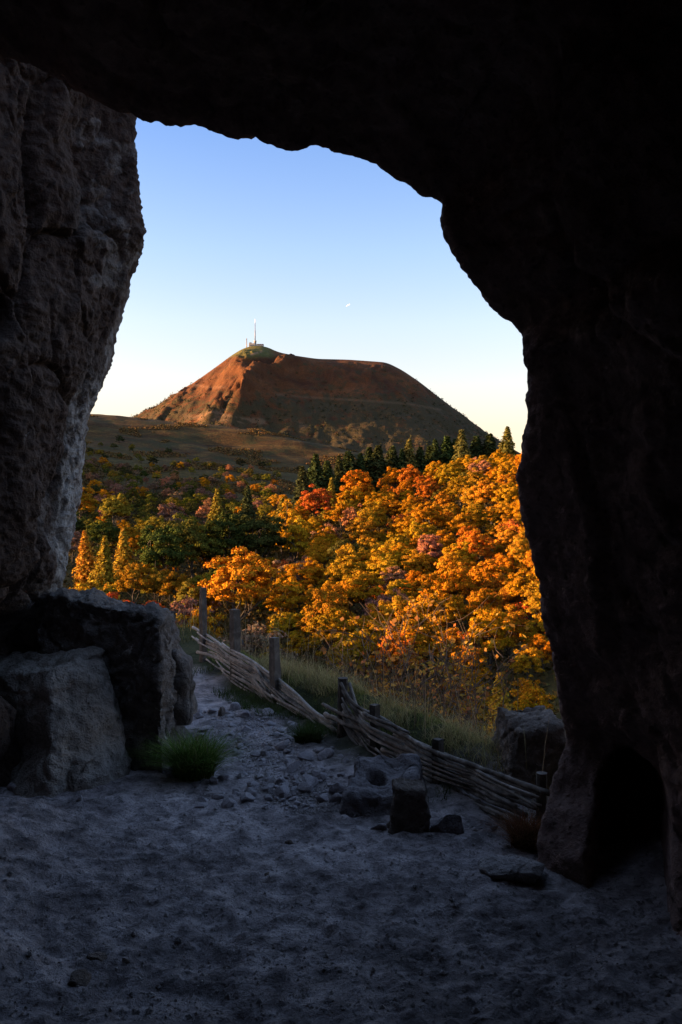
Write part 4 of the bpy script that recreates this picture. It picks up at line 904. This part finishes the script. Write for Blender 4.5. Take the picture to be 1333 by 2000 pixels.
# the rest of the wood, on a jittered grid over the ground
def colour_at(px, py):
    if px > 535 + max(0, (py - 1100)) * 0.15:
        n1 = float(noise(np.array([px / 90.0, py / 70.0, 1.3]))); q = n1 + random.uniform(-0.35, 0.35)
        if random.random() < 0.05: return random.choice(['olive green', 'pinkish brown'])
        return 'red orange' if q > 0.86 else 'rust orange' if q > 0.52 else 'golden orange' if q > 0.05 else 'amber yellow' if q > -0.38 else 'olive gold'
    q = random.random()
    if py < 1000: return random.choices(['mauve brown', 'olive green', 'dark green', 'pinkish brown', 'yellow green', 'golden orange'], [2.2, 3.2, 1.4, 1.0, 2.2, 1.2])[0]
    return random.choices(['dark green', 'olive green', 'yellow green', 'mauve brown', 'olive gold', 'golden orange'], [1.6, 2.6, 2.8, 0.9, 2.4, 1.8])[0]
def where(px, py, slope):
    if slope:
        v = 'along the crest' if py < 940 else 'high' if py < 1020 else 'midway up' if py < 1120 else 'low' if py < 1230 else 'at the bottom'
        hpos = 'left part' if px < 720 else 'middle' if px < 880 else 'right part'
        return f'{v}, {hpos} of lit slope'
    v = 'just below the moor' if py < 940 else 'in the upper valley' if py < 1010 else 'in mid valley' if py < 1100 else 'on the valley floor'
    return v + (' near the left cave wall' if px < 300 else ' towards the lit slope' if px > 430 else ' in shade')
y = 78.0; ntree = 0; mass = {}
while y < 500:
    stepy = 5.2 + y * 0.009
    x0 = (95 - W0 / 2) / F * y; x1 = (1125 - W0 / 2) / F * y; x = x0 + random.random() * 4
    while x < x1:
        xx = x + random.uniform(-2.2, 2.2); yy = y + random.uniform(-2.5, 2.5); px = W0 / 2 + xx / yy * F
        slope = px > 545
        stepx = 6.7 if slope else 6.6 + 1.6 * float(sstep(220, 330, yy))
        x += stepx * random.uniform(0.85, 1.25)
        if slope and yy > 316: continue
        if not slope and yy > 340 and random.random() < sstep(340, 520, yy + (px - 300) * 0.12): continue
        if any((xx - a) ** 2 + (yy - b) ** 2 < (r_ + 1.6) ** 2 for a, b, r_ in taken[:90]): continue
        z = float(TZ(xx, yy)[0])
        if slope:
            s = random.choice([0.52, 0.62, 0.72, 0.82, 0.95]) * random.uniform(0.95, 1.05) * (0.85 if yy < 120 else 1.0); v = random.choice(DEC); hh = 11.4 * s; kind = 'tree'
            if yy < 95: v, s, kind = random.choice(SHR), random.uniform(0.6, 1.0), 'shrub'; hh = 5.8 * s
        else:
            f = float(sstep(150, 290, yy)); small = random.random() < 0.35 + 0.65 * f
            if small: v, s, kind = random.choice(SHR), random.uniform(0.7, 1.15) * (1 - 0.25 * float(sstep(300, 420, yy))), 'shrub'; hh = 5.8 * s
            else: v, s, kind = random.choice(DEC), random.uniform(0.6, 0.9), 'tree'; hh = 11.4 * s
        py = 1000 - (z + hh * 0.7 - EYE) / yy * F
        top_ = 1000 - (z + hh - EYE) / yy * F
        if px > 1108 or px < 105 or (px < 340 and top_ > 1190) or top_ > 1130 + (px - 340) * 0.45: continue      # wholly behind bench, wall or bank
        cn = colour_at(px, py)
        if not slope and not small and random.random() < 0.12: v, s, kind, cn = random.choice(CON), random.uniform(0.6, 0.95), 'conifer', 'dark green'
        wh = where(px, py, slope); lab = f'{cn} {kind} {wh}'; mass.setdefault((cn, kind, wh), []).append((px, None))
        mass[(cn, kind, wh)][-1] = (px, tree({'tree': 'broadleaf_tree', 'shrub': 'shrub', 'conifer': 'conifer'}[kind], kind, v, (xx, yy, z - 0.15), (s * random.uniform(0.92, 1.12), s * random.uniform(0.92, 1.12), s), jitter(PAL[cn]), lab, lab))
        ntree += 1
    y += stepy
ORD = ['leftmost', 'second from left', 'third from left', 'fourth from left', 'fifth from left', 'sixth from left', 'seventh from left', 'eighth from left', 'ninth from left', 'tenth from left', 'eleventh from left', 'twelfth from left', 'thirteenth from left', 'fourteenth from left', 'fifteenth from left', 'sixteenth from left']
for (cn, kind, wh), lst in mass.items():
    if 1 < len(lst) <= 16:
        lst.sort(key=lambda q_: q_[0])
        for i, (px, o) in enumerate(lst): o['label'] = f"{'rightmost' if i == len(lst) - 1 else ORD[i]} of {cn} {kind}s {wh}"

# scrub on the moor
moor_ord = ['first', 'second', 'third', 'fourth', 'fifth', 'sixth', 'seventh', 'eighth', 'ninth', 'tenth', 'eleventh', 'twelfth']
for i, (px, py, d) in enumerate(sorted([(512, 862, 470), (470, 868, 455), (585, 866, 470), (350, 880, 420), (300, 872, 430), (400, 905, 380), (540, 885, 430), (250, 905, 380), (330, 855, 480), (440, 885, 430), (205, 880, 420), (235, 845, 500)])):
    x, yv, z = onground(px, d); tree('shrub', 'shrub', random.choice(SHR), (x, yv, z - 0.6), random.uniform(0.7, 1.1), jitter((0.035, 0.04, 0.016)), f'dark round shrub alone on the open moor, {moor_ord[i]} from the left', 'dark shrubs on the moor')
x, yv, z = onground(238, 640); tree('broadleaf_tree', 'tree', SHR[1], (x, yv, z - 0.5), (0.95, 0.95, 0.75), (0.04, 0.04, 0.018), 'lone small windswept tree on the skyline of the moor')

# undergrowth between the trees, heather on the moor, scrub on the mountain
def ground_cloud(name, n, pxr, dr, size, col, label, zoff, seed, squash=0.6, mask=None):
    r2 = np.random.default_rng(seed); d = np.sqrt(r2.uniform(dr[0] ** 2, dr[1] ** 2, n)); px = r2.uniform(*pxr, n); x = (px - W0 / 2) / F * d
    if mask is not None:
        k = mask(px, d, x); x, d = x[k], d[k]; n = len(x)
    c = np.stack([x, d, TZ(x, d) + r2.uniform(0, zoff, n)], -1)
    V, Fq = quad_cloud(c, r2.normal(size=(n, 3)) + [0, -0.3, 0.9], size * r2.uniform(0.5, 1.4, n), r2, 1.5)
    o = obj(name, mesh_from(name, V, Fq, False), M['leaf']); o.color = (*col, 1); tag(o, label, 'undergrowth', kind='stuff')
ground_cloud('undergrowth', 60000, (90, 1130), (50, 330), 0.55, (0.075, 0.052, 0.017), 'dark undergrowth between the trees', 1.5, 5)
nz = lambda px, d, x: fbm(np.stack([x, d, 0 * x], -1), 1 / 35.0, 3) > -0.05 + 0.40 * sstep(400, 540, d)
ground_cloud('heather', 80000, (90, 760), (300, 600), 0.8, (0.095, 0.06, 0.024), 'low heather and brush on the side of the moor', 0.9, 6, mask=nz)
r2 = np.random.default_rng(8); n = 5200; ii = r2.integers(0, len(pxs), n * 4); jj = r2.integers(0, len(ys), n * 4)
prob = (0.12 + 0.88 * sstep(755, 800, mpy[ii, jj])) * (0.3 + 0.7 * (fbm(MV[ii, jj], 1 / 70.0, 2) > 0)) * (mpx[ii, jj] > 250) * (mpx[ii, jj] < 980) * (Tg[ii, jj] < 5) * (mpy[ii, jj] > 715)
k = r2.random(n * 4) < prob * 0.6; c = MV[ii[k], jj[k]] + r2.normal(size=(k.sum(), 3)) * [0, 0, 0]
c = np.repeat(c, 7, 0); c = c + r2.normal(size=c.shape) * [1.3, 1.3, 1.3] + [0, 0, 0.6]
V, Fq = quad_cloud(c, r2.normal(size=c.shape) + [0, -.4, .6], r2.uniform(0.8, 2.2, len(c)), r2, 1.4)
o = obj('mountain_scrub', mesh_from('mountain_scrub', V, Fq, False), M['leaf']); o.color = (0.035, 0.034, 0.016, 1); tag(o, 'dark scrub dotted over the far mountain slopes', 'scrub', kind='stuff')

# ------------------------------------------------------------------ summit buildings and mast
def box_part(name, parent, x0, x1, y0, y1, z0, z1, mat, bev=0.15):
    bm = bmesh.new(); bmesh.ops.create_cube(bm, size=1.0)
    bmesh.ops.scale(bm, vec=(x1 - x0, y1 - y0, z1 - z0), verts=bm.verts); bmesh.ops.translate(bm, vec=((x0 + x1) / 2, (y0 + y1) / 2, (z0 + z1) / 2), verts=bm.verts)
    bmesh.ops.bevel(bm, geom=bm.edges[:], offset=bev, segments=1, affect='EDGES')
    m = bpy.data.meshes.new(name); bm.to_mesh(m); bm.free(); return obj(name, m, mat, parent)
mpp = MD / F; sx = (498.5 - W0 / 2) * mpp; sz0 = float(EYE + (1000 - 680) * mpp)
st = empty('summit_station', (sx, MD, sz0)); tag(st, 'low concrete station building on the mountain summit', 'building')
def q(px): return (px - 498.5) * mpp
def h(py): return (680 - py) * mpp
box_part('main_block', st, q(487), q(499), -5, 7, h(684), h(671.5), M['concrete'])
box_part('annex', st, q(499.2), q(515), -4, 6, h(684), h(674), M['concrete'])
box_part('annex_roof', st, q(502), q(515.5), -4.5, 6.5, h(673.9), h(672.6), M['metal'])
for i in range(4): box_part('window', st, q(489 + 2.4 * i), q(490.5 + 2.4 * i), -5.12, -4.8, h(677), h(674.5), M['darkglass'], 0.03)
for i in range(5): box_part('window', st, q(501 + 2.6 * i), q(502.8 + 2.6 * i), -4.12, -3.8, h(678.5), h(676), M['darkglass'], 0.03)
box_part('dish_platform', st, q(487.5), q(492), -2, 2, h(671.4), h(669), M['metal'])
mast = empty('transmission_mast', (sx, MD + 2, sz0)); tag(mast, 'tall slender antenna mast on the mountain summit', 'antenna mast')
def cyl_part(name, parent, prof_, mat, sides=12):
    p_ = np.array([(0, 0, z_) for z_, r_ in prof_]); obj(name, tubes_mesh(name, [p_], [np.array([r_ for z_, r_ in prof_])], sides), mat, parent)
cyl_part('tower_base', mast, [(h(684), 2.3), (h(667), 2.2), (h(666.9), 2.6), (h(665), 2.6)], M['concrete'])
cyl_part('pole', mast, [(h(665), 0.95), (h(645), 0.9), (h(644.8), 0.65), (h(631), 0.6)], M['metal'])
cyl_part('tip', mast, [(h(631), 0.55), (h(622), 0.4)], M['whitepaint'])
pyl = empty('summit_pylon', ((482 - W0 / 2) * mpp, MD + 1, sz0 - 1)); tag(pyl, 'short dark pylon left of the summit station', 'pylon')
cyl_part('shaft', pyl, [(-4, 1.0), (h(662) + 1, 0.8)], M['metal']); cyl_part('cap', pyl, [(h(662) + 1, 0.95), (h(661) + 1, 0.95)], M['metal'])

# contrail
cpt = P(680, 596, 9000.0); t = np.linspace(-1, 1, 12)
cm = tubes_mesh('contrail', [np.stack([t * 22, t * 40, t * 24], -1)], [3.5 * (1 - t * t) + 0.4], 8)
ct_ = NT('contrail_vapour'); d_ = ct_.n('ShaderNodeBsdfTranslucent'); d_.inputs[0].default_value = (0.95, 0.95, 0.95, 1); ct_.l(d_.outputs[0], ct_.out.inputs[0])
tag(obj('contrail', cm, ct_.m, None, cpt), 'tiny white contrail high in the sky right of the summit mast', 'contrail')
